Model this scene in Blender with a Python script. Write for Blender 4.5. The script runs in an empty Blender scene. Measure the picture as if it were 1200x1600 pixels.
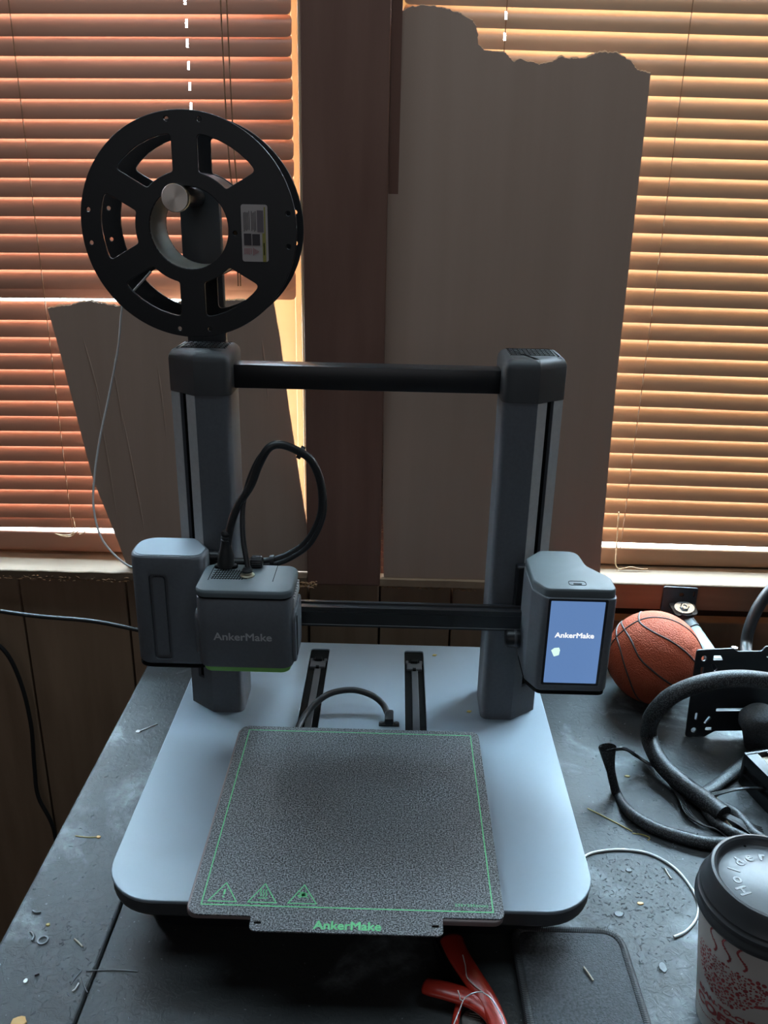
import bpy, bmesh, math, random
from mathutils import Vector, Matrix, noise
S = bpy.context.scene
COL = S.collection
rnd = random.Random(7)
PI = math.pi

# ------------------------------------------------------------------ camera
CAM = Vector((0.0282, -0.63826, 0.61959)); F = 1320.57
YAW, PITCH, ROLL = 0.010, 0.36468, 0.02131
_w = Vector((-math.sin(YAW)*math.cos(PITCH), math.cos(YAW)*math.cos(PITCH), -math.sin(PITCH)))
_r = Vector((math.cos(YAW), math.sin(YAW), 0)); _u = _r.cross(_w)
RT = _r*math.cos(ROLL) + _u*math.sin(ROLL); UP = -_r*math.sin(ROLL) + _u*math.cos(ROLL)
cd = bpy.data.cameras.new('camera'); cam = bpy.data.objects.new('camera', cd); COL.objects.link(cam)
cam.matrix_world = Matrix(((RT.x, UP.x, -_w.x, CAM.x), (RT.y, UP.y, -_w.y, CAM.y), (RT.z, UP.z, -_w.z, CAM.z), (0, 0, 0, 1)))
cd.sensor_fit = 'VERTICAL'; cd.sensor_height = 36; cd.sensor_width = 27; cd.lens = F/1600*36
cd.clip_start = 0.02; cd.clip_end = 60
S.camera = cam

# ------------------------------------------------------------------ sky, daylight, added lamps, exposure
wd = bpy.data.worlds.new('sky'); S.world = wd; wd.use_nodes = True
wn = wd.node_tree.nodes; wl = wd.node_tree.links; bg = wn['Background']
# overcast sky: three times brighter overhead than at the horizon, bluish overhead
tc = wn.new('ShaderNodeTexCoord'); sx = wn.new('ShaderNodeSeparateXYZ'); wl.new(tc.outputs['Generated'], sx.inputs[0])
mr = wn.new('ShaderNodeMapRange'); mr.inputs['From Min'].default_value = 0; mr.inputs['From Max'].default_value = 1; mr.inputs['To Min'].default_value = 40; mr.inputs['To Max'].default_value = 40*4.9
wl.new(sx.outputs['Z'], mr.inputs['Value']); wl.new(mr.outputs[0], bg.inputs[1])
cr = wn.new('ShaderNodeValToRGB'); cr.color_ramp.elements[0].color = (0.95, 0.97, 1.0, 1); cr.color_ramp.elements[1].color = (0.52, 0.80, 1.0, 1); cr.color_ramp.elements[1].position = .7
wl.new(sx.outputs['Z'], cr.inputs[0]); wl.new(cr.outputs[0], bg.inputs[0])
def area(name, loc, rot, sx, sy, power, col):
    l = bpy.data.lights.new(name, 'AREA'); l.shape = 'RECTANGLE'; l.size = sx; l.size_y = sy; l.energy = power; l.color = col
    o = bpy.data.objects.new(name, l); o.location = loc; o.rotation_euler = rot; COL.objects.link(o); return o
area('overhead_fill', (0.0, 0.08, 1.72), (0, 0, 0), 1.7, 0.55, 11.5, (0.70, 0.88, 1.0))  # added overhead fill lamp; the ceiling has no opening
area('room_fill', (0.0, -2.3, 1.1), (math.radians(80), 0, 0), 2.4, 1.2, 4.0, (0.95, 0.95, 1.0))  # added fill lamp behind the camera; the wall there has no window
S.view_settings.view_transform = 'Standard'; S.view_settings.look = 'None'
S.view_settings.exposure = 0.0; S.view_settings.gamma = 1.0; S.view_settings.use_curve_mapping = False
S.cycles.max_bounces = 10; S.cycles.diffuse_bounces = 6; S.cycles.transparent_max_bounces = 8
S.cycles.sample_clamp_indirect = 4.0; S.cycles.caustics_reflective = False; S.cycles.caustics_refractive = False

# ------------------------------------------------------------------ a pixel of the photograph onto a real plane
def ray(x, y): return (_w + RT*((x-600)/F) - UP*((y-800)/F))
def onz(x, y, z): d = ray(x, y); return CAM + d*((z-CAM.z)/d.z)
def ony(x, y, Y): d = ray(x, y); return CAM + d*((Y-CAM.y)/d.y)
def onplane(x, y, p, n): d = ray(x, y); return CAM + d*((Vector(p)-CAM).dot(n)/d.dot(n))
def onsphere(x, y, c, R):
    d = ray(x, y).normalized(); m = CAM-c; b = m.dot(d); q = b*b-(m.dot(m)-R*R)
    return CAM + d*(-b-math.sqrt(max(q, 0)))

# ------------------------------------------------------------------ materials
def mat(name, col, rough=0.5, metal=0.0, spec=0.5, var=0.0, scale=30, col2=None, stretch=None, bump=0.0, bscale=None, coat=0, detail=4, contrast=None, emit=None, trans=0):
    m = bpy.data.materials.new(name); m.use_nodes = True; nt = m.node_tree; N = nt.nodes; L = nt.links
    b = N['Principled BSDF']
    b.inputs['Base Color'].default_value = (*col, 1); b.inputs['Roughness'].default_value = rough
    b.inputs['Metallic'].default_value = metal; b.inputs['Specular IOR Level'].default_value = spec
    b.inputs['Coat Weight'].default_value = coat; b.inputs['Transmission Weight'].default_value = trans
    if emit: b.inputs['Emission Color'].default_value = (*emit[0], 1); b.inputs['Emission Strength'].default_value = emit[1]
    if col2 or var or bump:
        tc = N.new('ShaderNodeTexCoord'); mp = N.new('ShaderNodeMapping'); L.new(tc.outputs['Object'], mp.inputs[0])
        if stretch: mp.inputs['Scale'].default_value = stretch
        nz = N.new('ShaderNodeTexNoise'); nz.inputs['Scale'].default_value = scale; nz.inputs['Detail'].default_value = detail
        L.new(mp.outputs[0], nz.inputs['Vector'])
        if col2 or var:
            cr = N.new('ShaderNodeValToRGB'); lo, hi = contrast or (0.3, 0.7)
            c2 = col2 or tuple(min(1, c*(1+var)) for c in col); c1 = col if col2 else tuple(c*(1-var) for c in col)
            cr.color_ramp.elements[0].position = lo; cr.color_ramp.elements[0].color = (*c1, 1)
            cr.color_ramp.elements[1].position = hi; cr.color_ramp.elements[1].color = (*c2, 1)
            L.new(nz.outputs['Fac'], cr.inputs[0]); L.new(cr.outputs[0], b.inputs['Base Color'])
        if bump:
            n2 = N.new('ShaderNodeTexNoise'); n2.inputs['Scale'].default_value = bscale or scale; n2.inputs['Detail'].default_value = 3
            L.new(mp.outputs[0], n2.inputs['Vector'])
            bp = N.new('ShaderNodeBump'); bp.inputs['Strength'].default_value = bump; bp.inputs['Distance'].default_value = 0.001
            L.new(n2.outputs['Fac'], bp.inputs['Height']); L.new(bp.outputs[0], b.inputs['Normal'])
    return m
def nodes(m): return m.node_tree.nodes, m.node_tree.links, m.node_tree.nodes['Principled BSDF']

M = {}
M['post'] = mat('post wood', (0.15, 0.074, 0.054), 0.7, col2=(0.19, 0.098, 0.072), scale=9, stretch=(4, 4, 0.5), bump=0.3, bscale=30, spec=0.2)
M['panel'] = mat('panel wood', (0.25, 0.16, 0.10), 0.75, col2=(0.34, 0.225, 0.145), scale=7, stretch=(5, 5, 0.6), bump=0.2, spec=0.2)
M['sill'] = mat('sill wood', (0.11, 0.067, 0.040), 0.75, col2=(0.17, 0.112, 0.072), scale=10, stretch=(0.6, 5, 5), bump=0.25, spec=0.2)
M['sillfront'] = mat('sill front wood', (0.16, 0.07, 0.035), 0.6, col2=(0.23, 0.11, 0.06), scale=8, stretch=(0.5, 5, 5), spec=0.3)
M['splinter'] = mat('torn fibre', (0.42, 0.24, 0.13), 0.9, col2=(0.6, 0.38, 0.22), scale=60, spec=0.1)
M['dark'] = mat('dark wall', (0.02, 0.014, 0.011), 0.9, spec=0.1)
M['room'] = mat('room walls', (0.20, 0.17, 0.15), 0.9, var=0.15, scale=3, spec=0.1)
M['floor'] = mat('floor boards', (0.05, 0.035, 0.025), 0.6, col2=(0.08, 0.055, 0.04), scale=5, stretch=(1, 8, 1))
M['jamb'] = mat('cream paint', (0.62, 0.45, 0.28), 0.5, var=0.1, scale=6, stretch=(3, 3, .4), spec=0.3)
M['cord'] = mat('blind cord', (0.25, 0.13, 0.07), 0.8)
M['cordpale'] = mat('pale cord', (0.55, 0.36, 0.2), 0.8)
M['card'] = mat('cardboard', (0.345, 0.235, 0.18), 0.85, col2=(0.375, 0.258, 0.20), scale=5, stretch=(7, 7, 0.35), bump=0.25, bscale=16, spec=0.15)
M['cardedge'] = mat('torn cardboard edge', (0.75, 0.58, 0.43), 0.9, var=0.2, scale=80, spec=0.1)
M['grey'] = mat('graphite plastic', (0.125, 0.137, 0.152), 0.42, var=0.06, scale=300, bump=0.05, bscale=900, spec=0.45)
M['silver'] = mat('silver grey plastic', (0.50, 0.51, 0.515), 0.45, var=0.05, scale=200, spec=0.4)
M['greytop'] = mat('lighter graphite top', (0.115, 0.14, 0.15), 0.5, var=0.08, scale=25, spec=0.4)
M['cap'] = mat('charcoal cap', (0.05, 0.052, 0.055), 0.5, spec=0.45, bump=0.06, bscale=900)
M['black'] = mat('black plastic', (0.012, 0.013, 0.015), 0.38, spec=0.45)
M['blackmetal'] = mat('black anodised metal', (0.015, 0.016, 0.018), 0.3, spec=0.6)
M['void'] = mat('black recess', (0.004, 0.004, 0.004), 0.8, spec=0.1)
M['rubber'] = mat('cable rubber', (0.016, 0.017, 0.018), 0.42, spec=0.5)
M['steel'] = mat('brushed steel', (0.55, 0.5, 0.45), 0.32, metal=1.0)
M['chrome'] = mat('bright steel', (0.7, 0.72, 0.74), 0.25, metal=1.0)
M['brass'] = mat('pale brass', (0.6, 0.55, 0.42), 0.35, metal=1.0)
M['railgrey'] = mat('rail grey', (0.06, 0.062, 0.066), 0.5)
M['hub'] = mat('pale glossy hub', (0.75, 0.74, 0.68), 0.12, spec=0.7)
M['white'] = mat('white filament', (0.78, 0.78, 0.77), 0.4)
M['green'] = mat('green print', (0.16, 0.62, 0.26), 0.5)
M['greenrim'] = mat('green light rim', (0.25, 0.62, 0.14), 0.4)
M['etch'] = mat('grey print', (0.52, 0.535, 0.55), 0.45)
M['bedpink'] = mat('bed edge', (0.24, 0.19, 0.185), 0.5)
M['screenblue'] = mat('screen', (0.02, 0.02, 0.03), 0.2, emit=((0.125, 0.24, 0.50), 0.92))
M['screenwhite'] = mat('screen white', (0.1, 0.1, 0.1), 0.3, emit=((0.95, 0.97, 1.0), 1.0))
M['screengreen'] = mat('screen pale green', (0.1, 0.1, 0.1), 0.3, emit=((0.72, 1.0, 0.9), 1.0))
M['bezel'] = mat('screen bezel', (0.02, 0.022, 0.028), 0.25)
M['sticker'] = mat('sticker paper', (0.5, 0.44, 0.42), 0.6)
M['ink'] = mat('ink', (0.05, 0.04, 0.045), 0.6)
M['inkgrey'] = mat('grey ink', (0.16, 0.13, 0.14), 0.6)
M['inkred'] = mat('red ink', (0.38, 0.09, 0.10), 0.6)
M['inkyellow'] = mat('yellow ink', (0.34, 0.30, 0.07), 0.6)
M['cup'] = mat('cup paper', (0.62, 0.60, 0.57), 0.55, var=0.03, scale=40, spec=0.3)
M['cupred'] = mat('cup red print', (0.42, 0.075, 0.078), 0.5, var=0.2, scale=90)
M['lid'] = mat('cup lid', (0.05, 0.053, 0.058), 0.36, spec=0.55)
M['lid_lit'] = mat('cup lid lit top', (0.15, 0.163, 0.175), 0.42, spec=0.6, bump=0.05, bscale=200)  # black lid made paler on top: sky sheen put into the colour
M['seam'] = mat('ball seam', (0.03, 0.022, 0.02), 0.6)
M['red'] = mat('red handle plastic', (0.50, 0.035, 0.02), 0.3, spec=0.5, coat=0.2)
M['case'] = mat('case fabric', (0.045, 0.048, 0.052), 0.8, col2=(0.092, 0.098, 0.105), scale=500, bump=0.6, bscale=700, spec=0.3)
M['binding'] = mat('case binding', (0.03, 0.03, 0.031), 0.85, spec=0.2)
M['sleeve'] = mat('braided sleeve', (0.02, 0.021, 0.022), 0.5, spec=0.5)
M['wire'] = mat('black wire', (0.012, 0.012, 0.013), 0.35)
M['wirered'] = mat('red wire', (0.4, 0.12, 0.09), 0.5)
M['wireyellow'] = mat('yellow wire', (0.5, 0.42, 0.2), 0.5)
M['tube'] = mat('grey tube', (0.16, 0.18, 0.19), 0.4, spec=0.5)
M['strand'] = mat('yellow strand', (0.50, 0.38, 0.10), 0.5)
M['orange'] = mat('orange chip', (0.75, 0.42, 0.12), 0.5)
M['straw'] = mat('straw scrap', (0.55, 0.48, 0.38), 0.6)
M['flake'] = mat('clear flake', (0.22, 0.24, 0.25), 0.6, spec=0.4)
M['coin'] = mat('coin metal', (0.45, 0.43, 0.40), 0.35, metal=0.9)

# brushed knob: fine concentric turning marks via anisotropy
N, L, b = nodes(M['steel']); b.inputs['Anisotropic'].default_value = 0.8
tg = N.new('ShaderNodeTangent'); tg.direction_type = 'RADIAL'; tg.axis = 'Y'; L.new(tg.outputs[0], b.inputs['Tangent'])

# base: pale blue grey painted metal with dust marks
m = M['base'] = mat('base paint', (0.265, 0.32, 0.365), 0.38, var=0.04, scale=3, spec=0.5)
N, L, b = nodes(m)

# table: black laminate, dusty, with pale dried smears
m = M['table'] = mat('table laminate', (0.045, 0.05, 0.053), 0.5, spec=0.32)
N, L, b = nodes(m); tc = N.new('ShaderNodeTexCoord')
def noise_ramp(scale, lo, hi, detail=6, rough=0.6, dist=0.0):
    n = N.new('ShaderNodeTexNoise'); n.inputs['Scale'].default_value = scale; n.inputs['Detail'].default_value = detail
    n.inputs['Roughness'].default_value = rough; n.inputs['Distortion'].default_value = dist; L.new(tc.outputs['Object'], n.inputs['Vector'])
    r = N.new('ShaderNodeMapRange'); r.inputs['From Min'].default_value = lo; r.inputs['From Max'].default_value = hi; L.new(n.outputs['Fac'], r.inputs['Value']); return r.outputs[0]
def mixc(a, bcol, fac):
    x = N.new('ShaderNodeMix'); x.data_type = 'RGBA'; L.new(fac, x.inputs[0])
    if isinstance(a, tuple): x.inputs[6].default_value = (*a, 1)
    else: L.new(a, x.inputs[6])
    x.inputs[7].default_value = (*bcol, 1); return x.outputs[2]
def mul(a, bb):
    x = N.new('ShaderNodeMath'); x.operation = 'MULTIPLY'; L.new(a, x.inputs[0])
    if isinstance(bb, float): x.inputs[1].default_value = bb
    else: L.new(bb, x.inputs[1])
    return x.outputs[0]
dust = noise_ramp(5, 0.35, 0.7); smear = mul(noise_ramp(8, 0.55, 0.64, dist=0.8), noise_ramp(70, 0.3, 0.7)); spk = noise_ramp(230, 0.70, 0.75, detail=2)
c = mixc((0.034, 0.036, 0.037), (0.054, 0.058, 0.059), dust); c = mixc(c, (0.36, 0.40, 0.42), mul(smear, 0.5)); c = mixc(c, (0.34, 0.36, 0.37), mul(spk, 0.6))
L.new(c, b.inputs['Base Color'])
bp = N.new('ShaderNodeBump'); bp.inputs['Strength'].default_value = 0.35; bp.inputs['Distance'].default_value = 0.0008
L.new(noise_ramp(120, 0.45, 0.75, dist=1.0), bp.inputs['Height']); L.new(bp.outputs[0], b.inputs['Normal'])

# textured steel build sheet: sparkling dark grain
m = M['pei'] = mat('textured sheet', (0.05, 0.055, 0.06), 0.4, spec=0.5)
N, L, b = nodes(m); tc = N.new('ShaderNodeTexCoord')
g = noise_ramp(760, 0.44, 0.62, detail=3, rough=0.7); g2 = noise_ramp(40, 0.4, 0.62)
c = mixc((0.016, 0.018, 0.020), (0.34, 0.355, 0.37), g); L.new(c, b.inputs['Base Color'])
bp = N.new('ShaderNodeBump'); bp.inputs['Strength'].default_value = 0.55; bp.inputs['Distance'].default_value = 0.0006; L.new(g, bp.inputs['Height']); L.new(bp.outputs[0], b.inputs['Normal'])

# basketball: pebbled orange rubber
m = M['ball'] = mat('ball rubber', (0.42, 0.085, 0.04), 0.62, spec=0.15)
N, L, b = nodes(m); tc = N.new('ShaderNodeTexCoord')
v = N.new('ShaderNodeTexVoronoi'); v.inputs['Scale'].default_value = 620; L.new(tc.outputs['Object'], v.inputs['Vector'])
bp = N.new('ShaderNodeBump'); bp.inputs['Strength'].default_value = 0.8; bp.inputs['Distance'].default_value = 0.001; bp.invert = True
L.new(v.outputs['Distance'], bp.inputs['Height']); L.new(bp.outputs[0], b.inputs['Normal'])

# braided sleeve: woven relief
N, L, b = nodes(M['sleeve']); tc = N.new('ShaderNodeTexCoord')
v = N.new('ShaderNodeTexVoronoi'); v.inputs['Scale'].default_value = 700; L.new(tc.outputs['Object'], v.inputs['Vector'])
r = N.new('ShaderNodeValToRGB'); r.color_ramp.elements[0].color = (0.10, 0.105, 0.11, 1); r.color_ramp.elements[1].color = (0.008, 0.008, 0.009, 1)
r.color_ramp.elements[0].position = 0.2; r.color_ramp.elements[1].position = 0.55; L.new(v.outputs['Distance'], r.inputs[0]); L.new(r.outputs[0], b.inputs['Base Color'])

# blind slats: pale vinyl that lets some light through
def slat_mat(name, col, tcol, tw):
    m = mat(name, col, 0.33, var=0.06, scale=8, stretch=(1, 6, 6), spec=0.6); N, L, b = nodes(m)
    t = N.new('ShaderNodeBsdfTranslucent'); t.inputs[0].default_value = (*tcol, 1)
    x = N.new('ShaderNodeMixShader'); x.inputs[0].default_value = tw; L.new(b.outputs[0], x.inputs[1]); L.new(t.outputs[0], x.inputs[2])
    L.new(x.outputs[0], N['Material Output'].inputs[0]); return m
M['slat_a'] = slat_mat('slat vinyl left', (0.47, 0.225, 0.15), (0.42, 0.11, 0.05), 0.002)
M['slat_b'] = slat_mat('slat vinyl right', (0.47, 0.275, 0.165), (0.42, 0.15, 0.06), 0.002)
def translucent(name, col, tcol, tw, rough=.4):
    m = mat(name, col, rough, var=.04, scale=8, spec=.4); N, L, b = nodes(m)
    t = N.new('ShaderNodeBsdfTranslucent'); t.inputs[0].default_value = (*tcol, 1)
    x = N.new('ShaderNodeMixShader'); x.inputs[0].default_value = tw; L.new(b.outputs[0], x.inputs[1]); L.new(t.outputs[0], x.inputs[2])
    L.new(x.outputs[0], N['Material Output'].inputs[0]); return m
M['cardedge'] = translucent('torn cardboard ply', (.70, .53, .38), (.75, .55, .36), .45, .9)
M['hub'] = translucent('pale glossy hub', (.74, .73, .66), (.8, .78, .68), .4, .12)
M['vinyl'] = translucent('cream vinyl frame', (.62, .47, .31), (.55, .36, .18), .22)
# window pane
m = M['glass'] = bpy.data.materials.new('window glass'); m.use_nodes = True; N = m.node_tree.nodes; L = m.node_tree.links
t = N.new('ShaderNodeBsdfTransparent'); gl = N.new('ShaderNodeBsdfGlossy'); gl.inputs['Roughness'].default_value = 0.02
x = N.new('ShaderNodeMixShader'); x.inputs[0].default_value = 0.06; L.new(t.outputs[0], x.inputs[1]); L.new(gl.outputs[0], x.inputs[2]); L.new(x.outputs[0], N['Material Output'].inputs[0])
# strip colours for ribbed binding
N, L, b = nodes(M['binding']); tc = N.new('ShaderNodeTexCoord')

# ------------------------------------------------------------------ mesh helpers
def link(name, me, m=None, parent=None, smooth=None, loc=None):
    o = bpy.data.objects.new(name, me); COL.objects.link(o)
    if m is not None and not me.materials: me.materials.append(M[m] if isinstance(m, str) else m)
    if parent is not None: o.parent = parent
    if loc is not None: o.location = loc
    if smooth: shade(me, smooth)
    return o
def shade(me, ang):
    for p in me.polygons: p.use_smooth = True
    me.update()
    bm = bmesh.new(); bm.from_mesh(me)
    a = math.radians(ang)
    for e in bm.edges:
        if len(e.link_faces) == 2 and e.calc_face_angle(0) > a: e.smooth = False
    bm.to_mesh(me); bm.free()
def tomesh(bm, name):
    me = bpy.data.meshes.new(name); bm.normal_update(); bm.to_mesh(me); bm.free(); return me
def box(x0, x1, y0, y1, z0, z1, bev=0.0, seg=2):
    bm = bmesh.new(); bmesh.ops.create_cube(bm, size=1)
    for v in bm.verts: v.co = ((x0+x1)/2+v.co.x*(x1-x0), (y0+y1)/2+v.co.y*(y1-y0), (z0+z1)/2+v.co.z*(z1-z0))
    if bev: bmesh.ops.bevel(bm, geom=bm.edges[:], offset=bev, segments=seg, profile=0.5, affect='EDGES')
    return tomesh(bm, 'box')
def prism(pts, z0, z1, bev_top=0, bev_bot=0, seg=3):
    bm = bmesh.new(); vs = [bm.verts.new((p[0], p[1], z0)) for p in pts]; f = bm.faces.new(vs)
    if f.normal.z > 0 or sum(pts[i][0]*pts[(i+1) % len(pts)][1]-pts[(i+1) % len(pts)][0]*pts[i][1] for i in range(len(pts))) > 0: f.normal_flip()
    r = bmesh.ops.extrude_face_region(bm, geom=[f]); top = [v for v in r['geom'] if isinstance(v, bmesh.types.BMVert)]
    for v in top: v.co.z = z1
    bmesh.ops.recalc_face_normals(bm, faces=bm.faces[:])
    for zz, bv in ((z1, bev_top), (z0, bev_bot)):
        if bv:
            es = [e for e in bm.edges if all(abs(v.co.z-zz) < 1e-7 for v in e.verts)]
            bmesh.ops.bevel(bm, geom=es, offset=bv, segments=seg, profile=0.5, affect='EDGES')
    return tomesh(bm, 'prism')
def rrect(x0, x1, y0, y1, r, n=8):
    rs = r if isinstance(r, (tuple, list)) else (r,)*4     # order: x1y1, x0y1, x0y0, x1y0
    out = []
    for (cx, cy, a0), q in zip(((x1, y1, 0), (x0, y1, 90), (x0, y0, 180), (x1, y0, 270)), rs):
        sx = -1 if cx == x1 else 1; sy = -1 if cy == y1 else 1
        for i in range(n+1):
            a = math.radians(a0+90*i/n); out.append((cx+sx*q+q*math.cos(a), cy+sy*q+q*math.sin(a)))
    return out
def circ(cx, cy, r, n=32, ry=None): return [(cx+r*math.cos(2*PI*i/n), cy+(ry or r)*math.sin(2*PI*i/n)) for i in range(n)]
def rounded(pts, r, n=5):
    out = []; k = len(pts)
    for i in range(k):
        p = Vector(pts[i][:2]); a = Vector(pts[i-1][:2]); c = Vector(pts[(i+1) % k][:2])
        q = pts[i][2] if len(pts[i]) > 2 else r
        da = (a-p).normalized(); dc = (c-p).normalized()
        half = da.angle(dc)/2; t = min(q/max(math.tan(half), 1e-3), (a-p).length*.49, (c-p).length*.49)
        if q < 1e-6: out.append(tuple(p)); continue
        s, e = p+da*t, p+dc*t
        for j in range(n+1):
            u = j/n; out.append(tuple(s*(1-u)**2+p*2*u*(1-u)+e*u*u))
    return out
def plate(outer, holes, th, bev=0.0):
    """flat sheet in XY with real holes, thickness th centred on z=0"""
    cu = bpy.data.curves.new('sheet', 'CURVE'); cu.dimensions = '2D'; cu.fill_mode = 'BOTH'; cu.extrude = max(th/2-bev, 1e-5)
    if bev: cu.bevel_depth = bev; cu.bevel_resolution = 1; cu.offset = -bev
    for ring in [outer]+holes:
        sp = cu.splines.new('POLY'); sp.points.add(len(ring)-1); sp.use_cyclic_u = True
        for p, q in zip(sp.points, ring): p.co = (q[0], q[1], 0, 1)
    o = bpy.data.objects.new('sheet', cu); COL.objects.link(o)
    dg = bpy.context.evaluated_depsgraph_get(); dg.update()
    me = bpy.data.meshes.new_from_object(o.evaluated_get(dg)); bpy.data.objects.remove(o); bpy.data.curves.remove(cu)
    return me
def text(body, size, ext=0.0002, bold=0.0, align='CENTER'):
    cu = bpy.data.curves.new('lettering', 'FONT'); cu.body = body; cu.size = size; cu.extrude = ext; cu.align_x = align; cu.align_y = 'CENTER'; cu.resolution_u = 3
    o = bpy.data.objects.new('lettering', cu); COL.objects.link(o)
    dg = bpy.context.evaluated_depsgraph_get(); dg.update()
    me = bpy.data.meshes.new_from_object(o.evaluated_get(dg)); bpy.data.objects.remove(o); bpy.data.curves.remove(cu)
    if bold:
        bm = bmesh.new()
        for dx, dy in ((-1, 0), (1, 0), (0, 1), (0, -1)):
            n0 = len(bm.verts); bm.from_mesh(me); bm.verts.ensure_lookup_table()
            for v in bm.verts[n0:]: v.co.x += dx*bold; v.co.y += dy*bold; v.co.z += (dx*2+dy)*1e-6
        bm.to_mesh(me); bm.free()
    return me
def fit_w(me, w, h=None):
    xs = [v.co.x for v in me.vertices]; ys = [v.co.y for v in me.vertices]
    k = w/(max(xs)-min(xs)); ky = h/(max(ys)-min(ys)) if h else k
    cx = (max(xs)+min(xs))/2; cy = (max(ys)+min(ys))/2
    for v in me.vertices: v.co.x = (v.co.x-cx)*k; v.co.y = (v.co.y-cy)*ky
    return me
def xf(me, mtx): me.transform(mtx); me.update(); return me
FRONT = Matrix.Rotation(PI/2, 4, 'X')                      # XY sheet -> XZ sheet facing -Y
def T(x, y, z): return Matrix.Translation((x, y, z))
def catmull(P, n=8, closed=False):
    P = [Vector(p) for p in P]; out = []; k = len(P)
    for i in range(k if closed else k-1):
        if closed: a, b_, c, d = P[i-1], P[i], P[(i+1) % k], P[(i+2) % k]
        else: a, b_, c, d = P[max(i-1, 0)], P[i], P[i+1], P[min(i+2, k-1)]
        for j in range(n):
            t = j/n; out.append(0.5*((2*b_)+(c-a)*t+(2*a-5*b_+4*c-d)*t*t+(3*b_-a-3*c+d)*t**3))
    if not closed: out.append(P[-1])
    return out
def tube(P, r, n=8, sides=10, smooth=True, flat=1.0, cap=True, up=None, closed=False):
    pts = catmull(P, n, closed) if smooth else [Vector(p) for p in P]
    k = len(pts); rr = r if callable(r) else (lambda t: r)
    bm = bmesh.new(); rings = []; nrm = None
    for i, p in enumerate(pts):
        if closed: t = (pts[(i+1) % k]-pts[i-1]).normalized()
        else: t = (pts[min(i+1, k-1)]-pts[max(i-1, 0)]).normalized()
        if nrm is None:
            nrm = Vector(up) if up else (Vector((0, 0, 1)) if abs(t.z) < .9 else Vector((1, 0, 0)))
        nrm = (nrm-t*nrm.dot(t)).normalized(); bn = t.cross(nrm); q = rr(i/max(k-1, 1))
        rings.append([bm.verts.new(p+bn*(q*math.cos(2*PI*j/sides))+nrm*(q*flat*math.sin(2*PI*j/sides))) for j in range(sides)])
    for i in range(k if closed else k-1):
        A, B = rings[i], rings[(i+1) % k]
        for j in range(sides): bm.faces.new((A[j], A[(j+1) % sides], B[(j+1) % sides], B[j]))
    if cap and not closed: bm.faces.new(rings[0][::-1]); bm.faces.new(rings[-1])
    bmesh.ops.recalc_face_normals(bm, faces=bm.faces[:])
    me = tomesh(bm, 'tube')
    shade(me, 60)
    return me
def lathe(prof, n=48, axis='Z', closed=False):
    bm = bmesh.new(); rings = []
    for r, z in prof:
        rings.append([bm.verts.new((r*math.cos(2*PI*j/n), r*math.sin(2*PI*j/n), z)) for j in range(n)])
    k = len(prof)
    for i in range(k if closed else k-1):
        A, B = rings[i], rings[(i+1) % k]
        for j in range(n): bm.faces.new((A[j], A[(j+1) % n], B[(j+1) % n], B[j]))
    if not closed:
        for rg in (rings[0], rings[-1]):
            if (rg[0].co-rg[n//2].co).length > 1e-6: bm.faces.new(rg)
    bmesh.ops.remove_doubles(bm, verts=bm.verts[:], dist=1e-7)
    bmesh.ops.recalc_face_normals(bm, faces=bm.faces[:])
    me = tomesh(bm, 'lathe')
    if axis == 'Y': me.transform(Matrix.Rotation(PI/2, 4, 'X'))
    if axis == 'X': me.transform(Matrix.Rotation(PI/2, 4, 'Y'))
    shade(me, 40); return me
def cut(me, cutters):
    o = bpy.data.objects.new('body', me); COL.objects.link(o); cs = []
    for c in cutters:
        q = bpy.data.objects.new('cutter', c); COL.objects.link(q); cs.append(q)
        md = o.modifiers.new('b', 'BOOLEAN'); md.operation = 'DIFFERENCE'; md.solver = 'EXACT'; md.object = q
    dg = bpy.context.evaluated_depsgraph_get(); dg.update()
    r = bpy.data.meshes.new_from_object(o.evaluated_get(dg))
    for q in cs: bpy.data.objects.remove(q)
    bpy.data.objects.remove(o); return r
def join(*ms):
    bm = bmesh.new()
    for m_ in ms: bm.from_mesh(m_)
    return tomesh(bm, 'joined')
def thing(name, label, cat, loc=(0, 0, 0), group=None):
    o = bpy.data.objects.new(name, None); o.empty_display_size = .02; COL.objects.link(o); o.location = loc
    tag(o, label, cat, group); return o
def tag(o, label, cat, group=None):
    o['label'] = label; o['category'] = cat
    if group: o['group'] = group
    return o
def struct(o, label=None):
    o['kind'] = 'structure'
    if label: o['label'] = label
    return o
def child(name, me, m, parent, smooth=None):
    """part whose mesh is in world coordinates, under a thing at a location"""
    o = link(name, me, m, parent, smooth)
    p = parent; off = Vector((0, 0, 0))
    while p is not None: off += p.location; p = p.parent
    o.location = -off
    return o
def sub(name, me, m, parent, smooth=None):
    """sub-part: the parent part already sits at minus the thing's location, so world coordinates hold"""
    return link(name, me, m, parent, smooth)

# ------------------------------------------------------------------ the room
FL = -0.74; CE = 1.76; WT = 1.30
struct(link('floor', box(-1.6, 1.9, -2.6, 0.6, FL-.05, FL), 'floor'), 'dark wooden floor under the table')
struct(link('ceiling', box(-1.6, 1.9, -2.6, 0.6, CE, CE+.05), 'room'))
struct(link('wall_left', box(-1.65, -1.6, -2.6, 0.6, FL, CE), 'room'))
struct(link('wall_right', box(1.9, 1.95, -2.6, 0.6, FL, CE), 'room'))
struct(link('wall_front', box(-1.6, 1.9, -2.65, -2.6, FL, CE), 'room'))
W = thing('wall_back', 'brown wood panelled wall below and around the two windows', 'wall'); del W['category']; struct(W)
child('wall_core', join(box(-1.6, 1.9, .485, .60, FL, .075), box(-1.6, -.95, .45, .60, .075, CE), box(1.0, 1.9, .45, .60, .075, CE), box(-.95, 1.0, .45, .60, WT, CE)), 'dark', W)
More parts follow.
